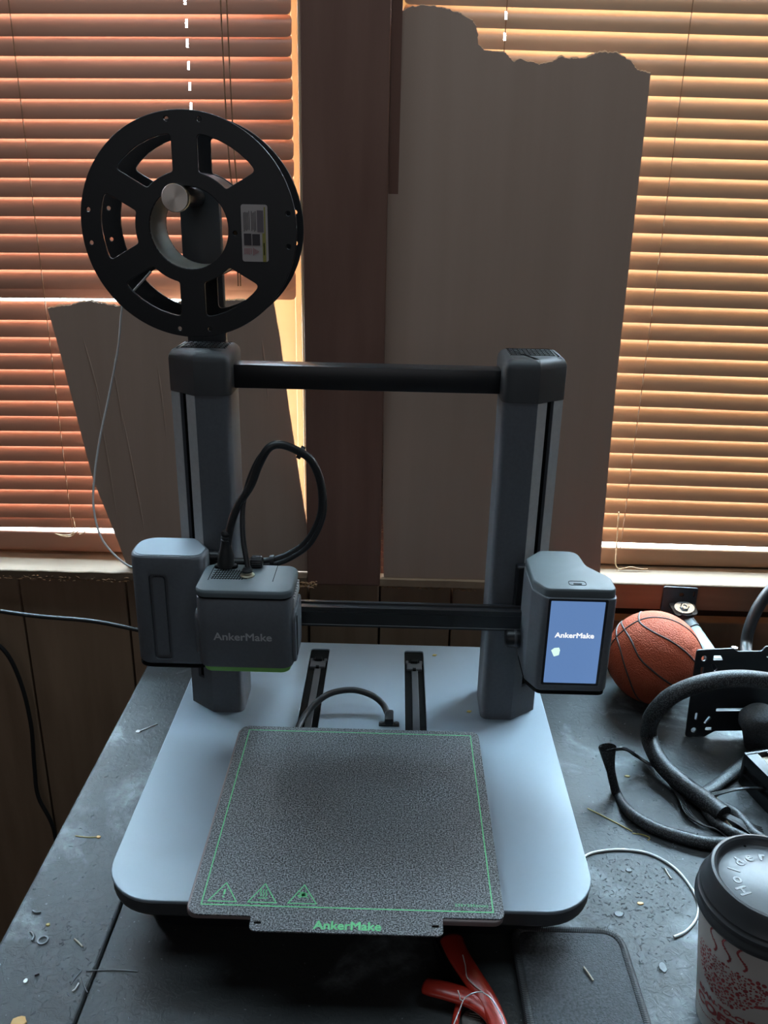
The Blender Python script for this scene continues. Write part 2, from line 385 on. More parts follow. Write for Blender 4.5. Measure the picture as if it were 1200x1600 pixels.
bx = [-1.6, -1.25, -.95, -.72, -.504, -.350, -.0885, .0136, .1167, .262]
for i in range(len(bx)-1):
    a, b_ = bx[i]+.0016, bx[i+1]-.0016; yy = .448+rnd.uniform(-.001, .003)
    child('board', box(a, b_, yy, .484, FL, .0985+rnd.uniform(-.003, .003), .0012, 1), 'panel', W)
bx = [.262, .42, .56, .74, .95, 1.3, 1.6, 1.9]
for i in range(len(bx)-1):
    a, b_ = bx[i]+.0016, bx[i+1]-.0016
    child('board', box(a, b_, .462+rnd.uniform(-.002, .003), .484, FL, .040, .0012, 1), 'panel', W)

struct(link('ground', box(-14, 14, .9, 26, -1.6, -1.5), mat('outside ground', (.16, .17, .12), .9, var=.3, scale=1)), 'dull ground outside the windows')
struct(link('sky_blocker', box(-4, 4, .6, 1.06, WT+.10, WT+.16), 'dark'), 'dark unseen slab added above the windows to block steep sky light')  # added out of view to cut steep sky light on the sill
# sill boards
def wob_board(x0, x1, y0, y1, z0, z1, amp, n=60, seed=0):
    bm = bmesh.new(); q = []
    for i in range(n+1):
        x = x0+(x1-x0)*i/n; d = amp*noise.noise(Vector((x*40, seed, 0)))+amp*.6*noise.noise(Vector((x*140, seed, 3)))
        q.append([bm.verts.new(c) for c in ((x, y0+d*.4, z0-abs(d)*.5), (x, y0+d, z1-.001), (x, y0+d+.0015, z1), (x, y1, z1), (x, y1, z0))])
    for i in range(n):
        for j in range(5): bm.faces.new((q[i][j], q[i+1][j], q[i+1][(j+1) % 5], q[i][(j+1) % 5]))
    bm.faces.new(q[0]); bm.faces.new(q[-1][::-1]); bmesh.ops.recalc_face_normals(bm, faces=bm.faces[:]); return tomesh(bm, 'board')
s1 = struct(link('trim_1', wob_board(-.95, -.0885, .431, .56, .0995, .1105, .0022), 'sill'), 'pale worn window sill board with a splintered front edge')
bm = bmesh.new()
for i in range(470):
    if i < 300: x = rnd.uniform(-.62, -.0885)
    elif i < 350: x = rnd.uniform(-.106, -.075)
    else: x = rnd.choice((rnd.uniform(.005, .10), rnd.uniform(.118, .15)))
    z = rnd.uniform(.0955, .1035); y = .429+rnd.uniform(0, .004); Ln = rnd.uniform(.002, .008); a = rnd.uniform(-.5, .5)
    d = Vector((math.cos(a), rnd.uniform(-.4, .1), math.sin(a)*.8))*Ln; w_ = Vector((0, -.0004, .0007))
    if i >= 350: y += .010; z -= .004
    if i >= 420: x = rnd.uniform(.0150, .0185); z = rnd.uniform(.115, .31); y = .452; a = PI/2+rnd.uniform(-.6, .6)
    p = Vector((x, y, z)); v = [bm.verts.new(p-d*.5+w_), bm.verts.new(p-d*.5-w_), bm.verts.new(p+d*.5), bm.verts.new(p+Vector((0, .0025, .0005)))]
    for f in ((0, 1, 2), (0, 2, 3), (1, 3, 2), (0, 3, 1)): bm.faces.new([v[k] for k in f])
sp = link('splinters', tomesh(bm, 'splinters'), 'splinter', s1); sp['kind'] = 'stuff'
s2 = struct(link('trim_2', wob_board(.0136, 1.0, .433, .56, .0995, .1105, .0008, seed=5), 'panel'), 'brown top board of the right window sill')
s3 = struct(link('trim_4', box(.262, 1.0, .4295, .455, .0755, .1135, .0012), 'sillfront'), 'reddish brown front board of the right window sill')
sub('sill_cap', wob_board(.262, 1.0, .4297, .50, .1105, .1148, .0006, seed=9), 'sill', s3)

# post between the windows
post = box(-.0880, .0138, .434, .545, .098, WT+.02, .002)
struct(link('trim_3', post, 'post'), 'dark brown timber post between the two windows')

# windows: frame pieces, jamb, pane
def window(name, x0, x1, jx0, jx1, label):
    w = thing(name, label, 'window'); del w['category']; struct(w)
    if jx0: child('jamb', box(x0, x0+.012, .452, .60, .1105, WT), 'post', w)
    if jx1:
        child('jamb', box(x1-.006, x1, .470, .60, .1105, WT, .001), 'jamb', w)
        child('stop_bead', box(x1-.020, x1-.012, .520, .55, .1105, WT, .001), 'jamb', w)
    child('stile', box(x0, x0+.055, .545, .575, .11, WT, .002), 'vinyl', w)
    child('stile', box(x1-.055, x1-.013, .545, .575, .11, WT, .002), 'vinyl', w)
    child('stile_bead', box(x1-.062, x1-.055, .548, .57, .11, WT, .001), 'vinyl', w)
    child('bottom_rail', box(x0+.055, x1-.062, .545, .575, .1105, .135, .002), 'jamb', w)
    child('top_rail', box(x0+.055, x1-.062, .545, .575, WT-.04, WT, .002), 'jamb', w)
    child('pane', box(x0+.05, x1-.056, .558, .561, .130, WT-.03), 'glass', w)
window('window_1', -.95, -.0885, True, True, 'left window with cream frame behind the reddish blind')
window('window_2', .0142, 1.0, True, True, 'right window behind the tan blind and tall cardboard')

# ------------------------------------------------------------------ blinds
def slat_mesh(x0, x1, tilt, width=.0252, crown=.0027, th=.0005, holes=(), rad=.006, sag=None):
    """one curved slat, inner lower edge at y=0,z=0, rising away from the room; rounded ends, rout holes"""
    rows = 8; bm = bmesh.new(); xs = [x0, x0+.0012, x0+.003, x0+rad]+[x for h in holes for x in (h-.0012, h+.0012)]+[x1-rad, x1-.003, x1-.0012, x1]
    n = 10
    for i in range(1, n): xs.append(x0+rad+(x1-x0-2*rad)*i/n)
    xs = sorted(set(round(x, 5) for x in xs)); grid = []
    ca, sa = math.cos(tilt), math.sin(tilt)
    for x in xs:
        e = min(x-x0, x1-x); ins = 0 if e >= rad else rad-math.sqrt(max(rad*rad-(rad-e)**2, 0))
        col = []
        for j in range(rows+1):
            s = ins+(width-2*ins)*j/rows; u = s/width; h = crown*4*u*(1-u)
            y = s*ca-h*sa; z = s*sa+h*ca*1.0
            if sag: z += sag(x)
            col.append(bm.verts.new((x, y, z)))
        grid.append(col)
    for i in range(len(xs)-1):
        mid = (xs[i]+xs[i+1])/2; inh = any(abs(mid-h) < .0011 for h in holes)
        for j in range(rows):
            if inh and 3 <= j < 6: continue
            bm.faces.new((grid[i][j], grid[i+1][j], grid[i+1][j+1], grid[i][j+1]))

    bmesh.ops.recalc_face_normals(bm, faces=bm.faces[:])
    me = tomesh(bm, 'slat'); shade(me, 50); return me
def blind(name, label, m, mesh_at, zs, slope, xref, head, rail, cords, lower=None):
    t = thing(name, label, 'blind', (head[0], .49, WT-.02))
    sh = {}
    for k, z in enumerate(zs):
        key = mesh_at(k, z)
        if key not in sh:
            sh[key] = key_mesh[key]
        o = link('slat', sh[key], m, t); o.location = Vector((xref, .49+rnd.uniform(-.0004, .0004), z+rnd.uniform(-.0003, .0003)))-t.location
        o.rotation_euler = (0, -slope+rnd.uniform(-.0008, .0008), 0)
    return t
key_mesh = {}
# left blind: X -0.94..-0.1045; reference x = -0.55
xr = -.555
key_mesh['La'] = slat_mesh(-.94-xr, -.1035-xr, math.radians(77), holes=(-.2275-xr,))
key_mesh['Lb'] = slat_mesh(-.94-xr, -.28-xr, math.radians(75))
zl = [.8016+.0222*k for k in range(20, 0, -1)]+[.8016, .7783, .7573, .7335, .7113, .6888, .6670, .6443, .6220, .5994, .5768, .5552, .5326, .5110, .4873, .4755, .4471, .4243, .4027, .381, .3592, .3376, .316, .2946, .2730, .2512, .2298, .2084, .187, .1655, .1500]
BL = blind('window_blind', 'reddish tan slatted blind on the left window behind the black spool', 'slat_a', lambda k, z: 'La' if z > .46 else 'Lb', zl, .0155, xr, (xr, 0), None, None)
child('head_rail', box(-.94, -.10, .478, .515, WT-.035, WT-.003, .002), 'slat_a', BL)
child('bottom_rail', prism(rrect(-.93, -.28, .4885, .512, .006), .1150, .1465, .004, .003), 'slat_a', BL, 40)
for x, zt, zb in ((-.4335, WT-.03, .146), (-.75, WT-.03, .146)):
    child('ladder_cord', tube([(x, .4862, zt), (x+.0006, .4862, .48), (x, .4868, zb)], .0006, 6, 6), 'cord', BL)
child('route_cord', tube([(-.2268, .502, WT-.03), (-.2268, .502, .478)], .0006, 2, 6), 'cord', BL)
for dx in (0, .006):
    child('lift_cord', tube([(-.1835+dx, .474, WT-.035), (-.1825+dx*1.2, .4735, .72), (-.177+dx, .4735, .60), (-.176+dx*.5, .474, .50)], .0009, 6, 6), 'cord', BL)
child('cord_knot', tube([(-.425, .474, .175), (-.4235, .472, .158), (-.43, .470, .150), (-.44, .4695, .149), (-.452, .470, .1505), (-.437, .4675, .1475), (-.427, .468, .149), (-.4215, .4695, .1535), (-.4125, .469, .1585), (-.4085, .469, .155), (-.4165, .4685, .151)], .0008, 6, 6), 'cordpale', BL)

xr = .55
def dent(x): return -.0014*math.exp(-((x-(-.02))/.05)**2)
key_mesh['Ra'] = slat_mesh(.0275-xr, .99-xr, math.radians(70.5), holes=(.1468-xr,))
key_mesh['Rb'] = slat_mesh(.0275-xr, .99-xr, math.radians(71), holes=(.1468-xr,), sag=dent)
zr = [.8168+.0223*k for k in range(19, 0, -1)]+[.8168-.02225*k for k in range(0, 31)]
BR = blind('window_blind', 'tan slatted blind on the right window beside the tall torn cardboard', 'slat_b', lambda k, z: 'Rb' if k in (39, 40) else 'Ra', zr, -.0087, xr, (xr, 0), None, None)
child('head_rail', box(.0275, .99, .478, .515, WT-.035, WT-.003, .002), 'slat_b', BR)
rl = child('bottom_rail', prism(rrect(.03, .985, .4885, .513, .006), .1160, .1440, .005, .003), 'slat_b', BR, 40)
rl.rotation_euler = (0, .0, 0)
child('ladder_cord', tube([(.3605, .4862, WT-.03), (.3598, .4862, .5), (.3585, .4866, .144)], .0006, 6, 6), 'cord', BR)
child('ladder_cord', tube([(.76, .4862, WT-.03), (.76, .4866, .144)], .0006, 2, 6), 'cord', BR)
child('ladder_cord', tube([(.1468, .4862, WT-.03), (.1466, .4866, .144)], .0006, 2, 6), 'cord', BR)
e = [onplane(x, y, (0, .472, 0), Vector((0, 1, 0))) for x, y in ((967, 800), (963, 860), (962, 882), (968, 889), (985, 886), (1000, 889), (1012, 889))]
child('cord_tail', tube(e, .0009, 6, 6), 'cordpale', BR)

# ------------------------------------------------------------------ cardboard sheets
def torn(pts, amp, step=.0018, seed=0):
    out = []
    for i in range(len(pts)-1):
        a, b_ = Vector(pts[i]), Vector(pts[i+1]); n = max(1, int((b_-a).length/step)); nr = Vector((-(b_-a).y, (b_-a).x)).normalized()
        for j in range(n):
            p = a.lerp(b_, j/n); d = amp*(.8*noise.noise(Vector((p.x*150, p.y*150, seed)))+.7*noise.noise(Vector((p.x*420, p.y*420, seed+9)))+.5*noise.noise(Vector((p.x*900, p.y*900, seed+4))))
            out.append(tuple(p+nr*d))
    out.append(tuple(pts[-1])); return out
def card(name, label, base, lean, bottom, torn_px, right_px, left_px, edge_w, seed):
    n = Vector((0, math.cos(lean), -math.sin(lean)))
    def loc2(x, y):
        P = onplane(x, y, base, n); d = P-Vector(base); return (d.x, d.z/math.cos(lean))
    top = torn([loc2(*p) for p in torn_px], .0016, seed=seed)
    right = torn([loc2(*p) for p in right_px], .0004, .01, seed=seed+3); left = torn([loc2(*p) for p in left_px], .0004, .01, seed=seed+5)
    ring = left+top[1:]+right[1:]
    ring = [(x, max(y, bottom)) for x, y in ring]
    me = plate(ring, [], .0042); xf(me, Matrix.Rotation(PI/2-lean, 4, 'X'))
    o = link(name, me, 'card'); o.location = base; tag(o, label, 'cardboard')
    # pale torn ply peeking over the top edge
    bm = bmesh.new(); v = []
    for k, (x, y) in enumerate(top):
        w_ = edge_w*(.35+.65*abs(noise.noise(Vector((x*60, seed, 1)))))
        v.append((bm.verts.new((x, y-.0008, -.0026)), bm.verts.new((x, y+w_, -.0022)), bm.verts.new((x, y+w_, -.0006)), bm.verts.new((x, y-.0008, .0))))
    for a, b_ in zip(v, v[1:]):
        for j in range(4): bm.faces.new((a[j], b_[j], b_[(j+1) % 4], a[(j+1) % 4]))
    bmesh.ops.recalc_face_normals(bm, faces=bm.faces[:])
    te = xf(tomesh(bm, 'torn'), Matrix.Rotation(PI/2-lean, 4, 'X')); e = link('torn_edge', te, 'cardedge', o); e['label'] = 'pale torn top edge'
    return o
CL = card('cardboard_sheet', 'small creased cardboard sheet leaning on the left blind behind the printer', (0, .4490, .1110), .050, 0.0,
     [(75, 482), (92, 479), (110, 477), (128, 472), (143, 470), (160, 474), (178, 478), (200, 478), (260, 474), (340, 470), (427, 468)],
     [(427, 468), (438, 530), (452, 640), (470, 760), (484, 850), (492, 892)], [(203, 893), (175, 820), (145, 745), (118, 640), (92, 540), (75, 482)], .0034, 1)
for (xa, ya), (xb, yb) in (((142, 563), (187, 830)), ((186, 621), (230, 850)), ((128, 520), (160, 640)), ((175, 560), (196, 690)), ((408, 520), (420, 640)), ((245, 560), (262, 700))):
    n_ = Vector((0, math.cos(.05), -math.sin(.05))); b0_ = Vector((0, .4490, .1110)); a_ = onplane(xa, ya, b0_, n_)-b0_; c_ = onplane(xb, yb, b0_, n_)-b0_; off_ = Vector((0, -.0020, .0001))
    m_ = (a_+c_)/2+Vector((.0012, 0, 0)); link('crease', tube([a_+off_+Vector((0, .0012, 0)), m_+off_, c_+off_+Vector((0, .0012, 0))], .0013, 6, 6), 'card', CL)
CR = card('cardboard_sheet', 'tall brown cardboard sheet with torn top covering the right window beside the post', (0, .4400, .1110), .028, 0.0,
     [(607, 62), (613, 38), (622, 20), (640, 12), (660, 9), (690, 12), (715, 20), (738, 33), (744, 42), (747, 70), (756, 79), (775, 81), (790, 84), (803, 98), (812, 92), (828, 97), (842, 101), (860, 98), (872, 90), (890, 92), (910, 92), (930, 85), (945, 81), (965, 84), (985, 96), (995, 110), (1016, 115)],
     [(1016, 115), (1007, 200), (992, 330), (975, 480), (962, 600), (951, 720), (941, 835), (935, 920)], [(600, 920), (598, 780), (599, 640), (602, 400), (606, 150), (607, 62)], .0030, 2)

# ------------------------------------------------------------------ table
tb = thing('table', 'black laminate table with a seam and dried pale smears', 'table', (.2, .1, FL))
child('tabletop', prism([(-.2105, -.62), (.95, -.62), (.95, .405), (-.2105, .405)], -.028, 0, .0008, .0008, 1), 'table', tb)
child('tabletop_leaf', prism([(-.3045, -.62), (-.2120, -.62), (-.2120, .405), (-.3045, .405)], -.028, 0, .0032, .0008, 3), 'table', tb)
child('seam_strip', box(-.2128, -.2098, -.60, .40, -.026, -.004), 'void', tb)
for x in (-.22, .86):
    for y in (-.54, .34): child('leg', box(x-.025, x+.025, y-.025, y+.025, FL, -.0285, .003), 'black', tb)
child('apron', box(-.2, .84, -.55, -.53, -.10, -.0285), 'black', tb)
child('apron', box(-.2, .84, .33, .35, -.10, -.0285), 'black', tb)

# ------------------------------------------------------------------ the 3D printer
P = thing('desktop_printer', 'grey open frame desktop 3D printer with twin columns standing on the black table', 'printer', (0, .12, 0))
base_out = rrect(-.2110, .2110, -.0972, .3392, (.03, .03, .046, .046), 10)
slotL = rrect(-.0720, -.0482, .02, .3240, .0030, 2); slotR = rrect(.0490, .0730, .02, .3245, .0030, 2)
child('base_plate', xf(plate(base_out, [slotL, slotR], .0034, .0008), T(0, 0, .0583)), 'base', P)
child('base_skirt', prism(rrect(-.2104, .2104, -.0966, .3386, (.03, .03, .046, .046), 10), .0400, .0566, 0, .006, 3), 'cap', P, 40)
child('base_body', prism(rrect(-.1880, .1880, -.0700, .3200, .034, 8), .0030, .0405, 0, .003), 'black', P, 40)
for x in (-.15, .15):
    for y in (-.04, .29): child('foot', xf(lathe([(0, 0), (.011, 0), (.012, .001), (.012, .0032), (0, .0032)], 20), T(x, y, 0)), 'rubber', P)
for cx, s in ((-.0601, slotL), (.0610, slotR)):
    ch = child('slot_channel', box(cx-.0128, cx+.0128, .02, .3250, .0568, .0576), 'void', P)
    sub('guide_rail', box(cx-.0035, cx+.0045, .03, .283, .0574, .0592, .0006, 1), 'railgrey', ch)
    k = sub('rail_stop', join(box(cx-.0095, cx+.0095, .2775, .2925, .0574, .0612, .0008, 1), box(cx-.0105, cx-.0070, .293, .300, .0574, .060, .0005, 1), box(cx+.0070, cx+.0105, .293, .300, .0574, .060, .0005, 1)), 'railgrey', ch)
    sub('stop_screw', join(box(cx-.0048, cx+.0048, .2905, .2985, .0574, .0640, .001, 1), box(cx-.002, cx+.002, .2762, .280, .0574, .0616)), 'void', ch)

# columns
def mir(pts, s): return [(s*p[0], *p[1:]) for p in pts] if s < 0 else pts[::-1] if False else [(s*p[0], *p[1:]) for p in pts]
def column(s):
    a, b_ = Vector((.1687, .1761)), Vector((.1976, .1981)); d = b_-a; n = Vector((d.y, -d.x)).normalized()
    def on(t, dep=0): q = a+d*t-n*dep; return (q.x, q.y, 0)
    g0, g1 = .36, .62
    out = rounded([(.1345, .1761, .010), (a.x, a.y, .0008), on(g0), on(g0, .006), on(g1, .006), on(g1), (b_.x, b_.y, .002), (.1976, .245, .008), (.1345, .245, .022)], 0)
    solid = rounded([(.1345, .1761, .010), (a.x, a.y, .0008), (b_.x, b_.y, .002), (.1976, .245, .008), (.1345, .245, .022)], 0)
    o = child('column', join(prism(mir(out, s), .0985, .4262), prism(mir(solid, s), .0600, .0985)), 'grey', P, 30)
    sl = [on(g0+.01, .0035), on(g0+.01, .0062), on(g1-.01, .0062), on(g1-.01, .0035)]
    sub('column_slot', prism(mir([q[:2] for q in sl], s), .0990, .4255), 'void', o)
    # pale outer trim strips either side of the slot
    st = []
    for t0, t1 in ((.0, g0-.005), (g1+.005, .985)):
        q = [on(t0, -.0004), on(t1, -.0004), on(t1, .0004), on(t0, .0004)]
        st.append(prism(mir([z[:2] for z in q], s), .18, .4258))
    sub('slot_trim', join(*st), 'silver', o)
    capo = rounded([(.1335, .1755, .012), (a.x, a.y-.0006, .0008), (b_.x+.0005, b_.y-.0005, .002), (.1982, .2500, .008), (.1335, .2500, .010)], 0)
    c = child('column_cap', prism(mir(capo, s), .4262, .4682, .0095, 0, 4), 'cap', P, 30)
    bars = [box(s*.142 if s > 0 else -.186, s*.186 if s > 0 else -.142, .2045+i*.0072, .2058+i*.0072, .4678, .4686) for i in range(6)]
    sub('cap_vent', join(*bars), 'void', c)
    mesh = [box(min(s*(.1435+i*.0047), s*(.1441+i*.0047)), max(s*(.1435+i*.0047), s*(.1441+i*.0047)), .2045, .2415, .4678, .46855) for i in range(10)]
    sub('cap_vent_mesh', join(*mesh), 'void', c)
column(-1); column(1)
child('top_bar', box(-.1338, .1338, .199, .2225, .4295, .4535, .0012, 2), 'blackmetal', P, 40)

# gantry beam with grooves
beam = [(.150, .1880), (.1665, .1880), (.1665, .2105), (.1625, .2105), (.1620, .2085), (.1560, .2085), (.1555, .2105), (.150, .2105), (.150, .2055), (.1506, .2050), (.1506, .1905), (.150, .1900)]
me = prism(beam, -.190, .190); xf(me, Matrix(((0, 0, 1, 0), (1, 0, 0, 0), (0, 1, 0, 0), (0, 0, 0, 1))))
child('gantry_beam', me, 'blackmetal', P)

# left motor housing
mo = rounded([(-.2385, .1385, .018), (-.1620, .1385, .016), (-.1600, .1630, .004), (-.1770, .1900, .010), (-.2385, .1900, .022)], 0, 7)
me = prism(mo, .1430, .2690, .0042, .0045, 3)
pill = prism(rrect(-.2185, -.1990, .150, .2490, .0045, 5), -.1425, -.1372); xf(pill, Matrix(((1, 0, 0, 0), (0, 0, 1, 0), (0, 1, 0, 0), (0, 0, 0, 1)))); 
for v in pill.vertices: v.co.y = -v.co.y
try: me = cut(me, [pill])
except Exception as ex: print('cut', ex)
mh = child('motor_housing', me, 'grey', P, 30)
pp = prism(rrect(-.2150, -.2027, .1545, .2455, .0033, 5), .1392, .1426); xf(pp, Matrix(((1, 0, 0, 0), (0, 0, 1, 0), (0, 1, 0, 0), (0, 0, 0, 1))))
sub('motor_inset', pp, 'grey', mh, 40)
mt = sub('motor_top', prism([(x*1.0+(-.2)*0, y) for x, y in rounded([(-.2350, .1420, .016), (-.1655, .1420, .013), (-.1640, .1620, .004), (-.1790, .1865, .009), (-.2350, .1865, .020)], 0, 7)], .2688, .2694), 'base', mh)
sub('dust_fleck', prism(circ(-.2140, .1570, .0016, 8, .0011), .2693, .2702), 'straw', mt) if False else None
child('motor_foot', prism([(x*.985-.003, y*.99+.0015) for x, y in mo], .1405, .1430), 'void', P)
child('slider_arm', box(-.182, -.158, .1655, .186, .150, .262, .002), 'black', P)
child('cable_gland', xf(lathe([(0, -.011), (.006, -.011), (.006, .004), (.0045, .011), (0, .011)], 20, 'X'), T(-.158, .168, .2575)), 'black', P)
child('status_lamp', box(-.1625, -.1605, .150, .154, .222, .230, .0005, 1), 'inkred', P)

# print head
hx0, hx1, hy0, hy1 = -.1595, -.0655, .0850, .1480
he = child('print_head', prism(rrect(hx0, hx1, hy0, hy1, .012, 8), .1735, .2496, .0010, .0040, 2), 'grey', P, 30)
sub('head_gap', prism(rrect(hx0+.001, hx1-.001, hy0+.001, hy1-.001, .011, 8), .2494, .2518), 'void', he)
lid = sub('head_lid', prism(rrect(hx0-.0004, hx1+.0004, hy0-.0004, hy1, .012, 8), .2518, .2590, .0034, 0, 3), 'greytop', he, 30)
sub('head_rim', prism(rrect(hx0+.0035, hx1-.0035, hy0+.0035, hy1-.004, .010, 8), .1672, .1742, 0, .003, 2), 'greenrim', he, 40)
me = fit_w(text('AnkerMake', .012, .0001, .00022), .0570, .0082); xf(me, T(-.1142, hy0-.0002, .2095) @ FRONT)
sub('lettering', me, 'etch', he)
# rear-top grille, dividing groove, side fairings
gr = [prism([(-.1475+i*.0027, .1105), (-.1466+i*.0027, .1105), (-.1443+i*.0027, .1325), (-.1452+i*.0027, .1325)], .2586, .2593) for i in range(12)]
gr += [box(-.1485, -.1125, .1120+i*.0042, .1127+i*.0042, .2586, .2593) for i in range(5)]
child('head_vent', join(*gr), 'void', P)
child('lid_groove', join(box(-.0870, -.0864, .108, .1485, .2586, .2593), box(-.1505, -.1499, .108, .138, .2586, .2593)), 'void', P)
fa = [prism(rrect(.092, .143, .1760, .2320, .008, 6), hx1-.0006, hx1+.0026, .0022, 0, 2)]
xf(fa[0], Matrix(((0, 0, 1, 0), (1, 0, 0, 0), (0, 1, 0, 0), (0, 0, 0, 1))))
fr = child('side_fairing', fa[0], 'grey', P, 30)
pz = prism(rrect(.098, .104, .1820, .2260, .003, 5), hx1+.0024, hx1+.0030); xf(pz, Matrix(((0, 0, 1, 0), (1, 0, 0, 0), (0, 1, 0, 0), (0, 0, 0, 1))))
sub('fairing_slot', pz, 'void', fr)
sub('side_grille', join(*[box(hx1-.0006, hx1+.0012, .096+i*.0058, .0992+i*.0058, .2360, .2470, .0004, 1) for i in range(8)]), 'silver', fr)
fl = prism(rrect(.095, .140, .1800, .2300, .008, 6), hx0-.0036, hx0+.0006, 0, .0022, 2); xf(fl, Matrix(((0, 0, 1, 0), (1, 0, 0, 0), (0, 1, 0, 0), (0, 0, 0, 1))))
child('side_fairing', fl, 'grey', P, 30)
# connectors on the lid
c1 = child('cable_socket', prism(rrect(-.1500, -.1265, .1345, .1440, .0035, 4), .2588, .2610, .0008), 'void', P)
for x in (-.1462, -.1305): sub('socket_screw', xf(lathe([(0, 0), (.0030, 0), (.0030, .0010), (.0018, .0016), (0, .0012)], 16), T(x, .1392, .2610)), 'railgrey', c1)
boot = child('plug_boot', xf(lathe([(.0085, 0), (.0082, .012), (.0062, .020), (.0052, .026), (.0052, .029), (.0046, .0297), (.0052, .0305), (.0052, .0325), (.0046, .0332), (.0052, .034), (.0052, .0365), (.0045, .0375), (.0040, .0385), (0, .0385)], 24), T(-.1385, .1392, .2600) @ Matrix.Rotation(math.radians(3), 4, 'Y')), 'rubber', P)
c2 = child('tube_fitting', xf(lathe([(.0072, 0), (.0072, .0012), (.0045, .0022), (.0045, .0045), (.0052, .0048), (.0050, .0068), (.0030, .0072), (0, .0072)], 24), T(-.1135, .1200, .2590)), 'brass', P)
sub('fitting_collar', xf(lathe([(.0056, .0046), (.0056, .0062), (.0036, .0085), (.0036, .0090), (0, .0090)], 24), T(-.1135, .1200, .2590)), 'black', c2)
ck = child('thumb_knob', xf(lathe([(0, -.006), (.0050, -.006), (.0062, -.0045), (.0062, .0045), (.0050, .006), (0, .006)], 24, 'X'), T(-.1075, .1425, .2640)), 'black', P)
sub('knob_ribs', join(*[xf(box(-.0044, .0044, .0058, .0067, -.0005, .0005), T(-.1075, .1425, .2640) @ Matrix.Rotation(2*PI*i/18, 4, 'X')) for i in range(18)]), 'railgrey', ck)
# cables of the head
Y0 = .165
def pt(x, y, Y): return ony(x, y, Y)
main = [(-.1555, .168, .2575), pt(345, 877, .166), pt(385, 878, .166), pt(430, 875, .166), pt(470, 856, .166), pt(492, 828, .166), pt(503, 795, .165), pt(501, 755, .163), pt(488, 722, .160), pt(468, 706, .157), pt(440, 695, .150), pt(420, 700, .146), pt(405, 725, .145), pt(392, 758, .144), pt(372, 790, .142), pt(361, 820, .140), pt(355.5, 853, .1392)]
child('head_cable', tube(main, .0041, 10, 12), 'rubber', P)
thin = [(-.1555, .172, .2555), pt(345, 879, .170), pt(385, 882, .168), pt(432, 881, .160), pt(475, 859, .159), pt(496, 831, .160), pt(507, 796, .163), pt(503, 752, .168), pt(489, 722, .168), pt(466, 704, .164), pt(432, 696, .156), pt(408, 712, .151), pt(390, 748, .147), pt(380, 790, .143), pt(380, 840, .132), pt(387, 885, .122), pt(388, 900, .1200)]
child('filament_tube', tube(thin, .0027, 10, 12), 'rubber', P)
def band(c, t, r, m='black'):
    me = lathe([(r*.8, -.0022), (r, -.0022), (r, .0022), (r*.8, .0022)], 16, 'Z', True); q = Vector((0, 0, 1)).rotation_difference(Vector(t).normalized())
    return xf(me, T(*c) @ q.to_matrix().to_4x4())
child('cable_tie', band(pt(426, 877, .164), (1, 0, .15), .0066), 'black', P)
child('cable_tie', band(pt(470, 707, .162), (1, 0, -.5), .0068), 'black', P)

# screen housing
sx0, sx1, sy0, sy1 = .1660, .2455, .0850, .1800
plan = rounded([(sx0+.010, sy0, .0), (sx0+.010, sy0, .010), (sx1, sy0, .009), (sx1, sy0+.030, .012), (sx1-.019, sy0+.058, .02), (sx1-.022, sy1, .014), (sx0+.018, sy1, .004), (sx0, sy1-.022, .004), (sx0, sy0+.02, .010)][1:], 0, 6)
sh = child('screen_housing', prism(plan, .1565, .2600, .0012, .0045, 3), 'grey', P, 30)
ctr = Vector((sum(p[0] for p in plan)/len(plan), sum(p[1] for p in plan)/len(plan)))
def inset(k): return [tuple(ctr+(Vector(p)-ctr)*k) for p in plan]
lidp = [(x, y+.0012) for x, y in inset(.975)]
sub('housing_lid', prism(lidp, .2596, .2688, .0024, 0, 3), 'greytop', sh, 30)
sub('lid_port', xf(plate(rrect(-.0085, .0085, -.0048, .0048, .003, 4), [rrect(-.0080, .0080, -.0043, .0043, .0026, 4)], .0006), T(.2085, .1010, .2688)), 'void', sh)
sub('port_slot', xf(plate(rrect(-.0042, .0042, -.0011, .0011, .001, 3), [], .0006), T(.2085, .0995, .2688)), 'void', sh)
sub('housing_base', prism(inset(.97), .1535, .1572), 'void', sh)
bz = xf(plate(rrect(.1795, .2360, .1655, .2600, .0014, 3), [], .0010, .0003), T(0, sy0-.0004, 0) @ FRONT)
sub('screen_bezel', bz, 'bezel', sh)
ds = xf(plate(rrect(.1818, .2333, .1683, .2578, .0006, 2), [], .0006), T(0, sy0-.0009, 0) @ FRONT)
sub('display', ds, 'screenblue', sh)
me = fit_w(text('AnkerMake', .009, .0001, .0003), .0380, .0058); xf(me, T(.2071, sy0-.0014, .2215) @ FRONT)
sub('screen_lettering', me, 'screenwhite', sh)
dm = xf(plate(rounded([(-.0042, .0016), (-.001, -.0052), (.0038, -.0034), (.0044, .002), (.0034, .0048), (-.0012, .0042)], .0008, 3), [], .0002), T(.1903, sy0-.0014, .2030) @ FRONT)
sub('screen_marker', dm, 'screengreen', sh)
kn = child('tension_knob', xf(lathe([(0, -.010), (.0085, -.010), (.0100, -.008), (.0100, .006), (.0085, .010), (0, .010)], 28, 'X'), T(.1610, .150, .1800)), 'black', P)
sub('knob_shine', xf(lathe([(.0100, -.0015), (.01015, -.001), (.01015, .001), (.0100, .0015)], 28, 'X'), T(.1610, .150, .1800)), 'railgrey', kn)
child('slider_arm', box(.160, .184, .1655, .178, .162, .255, .002), 'black', P)

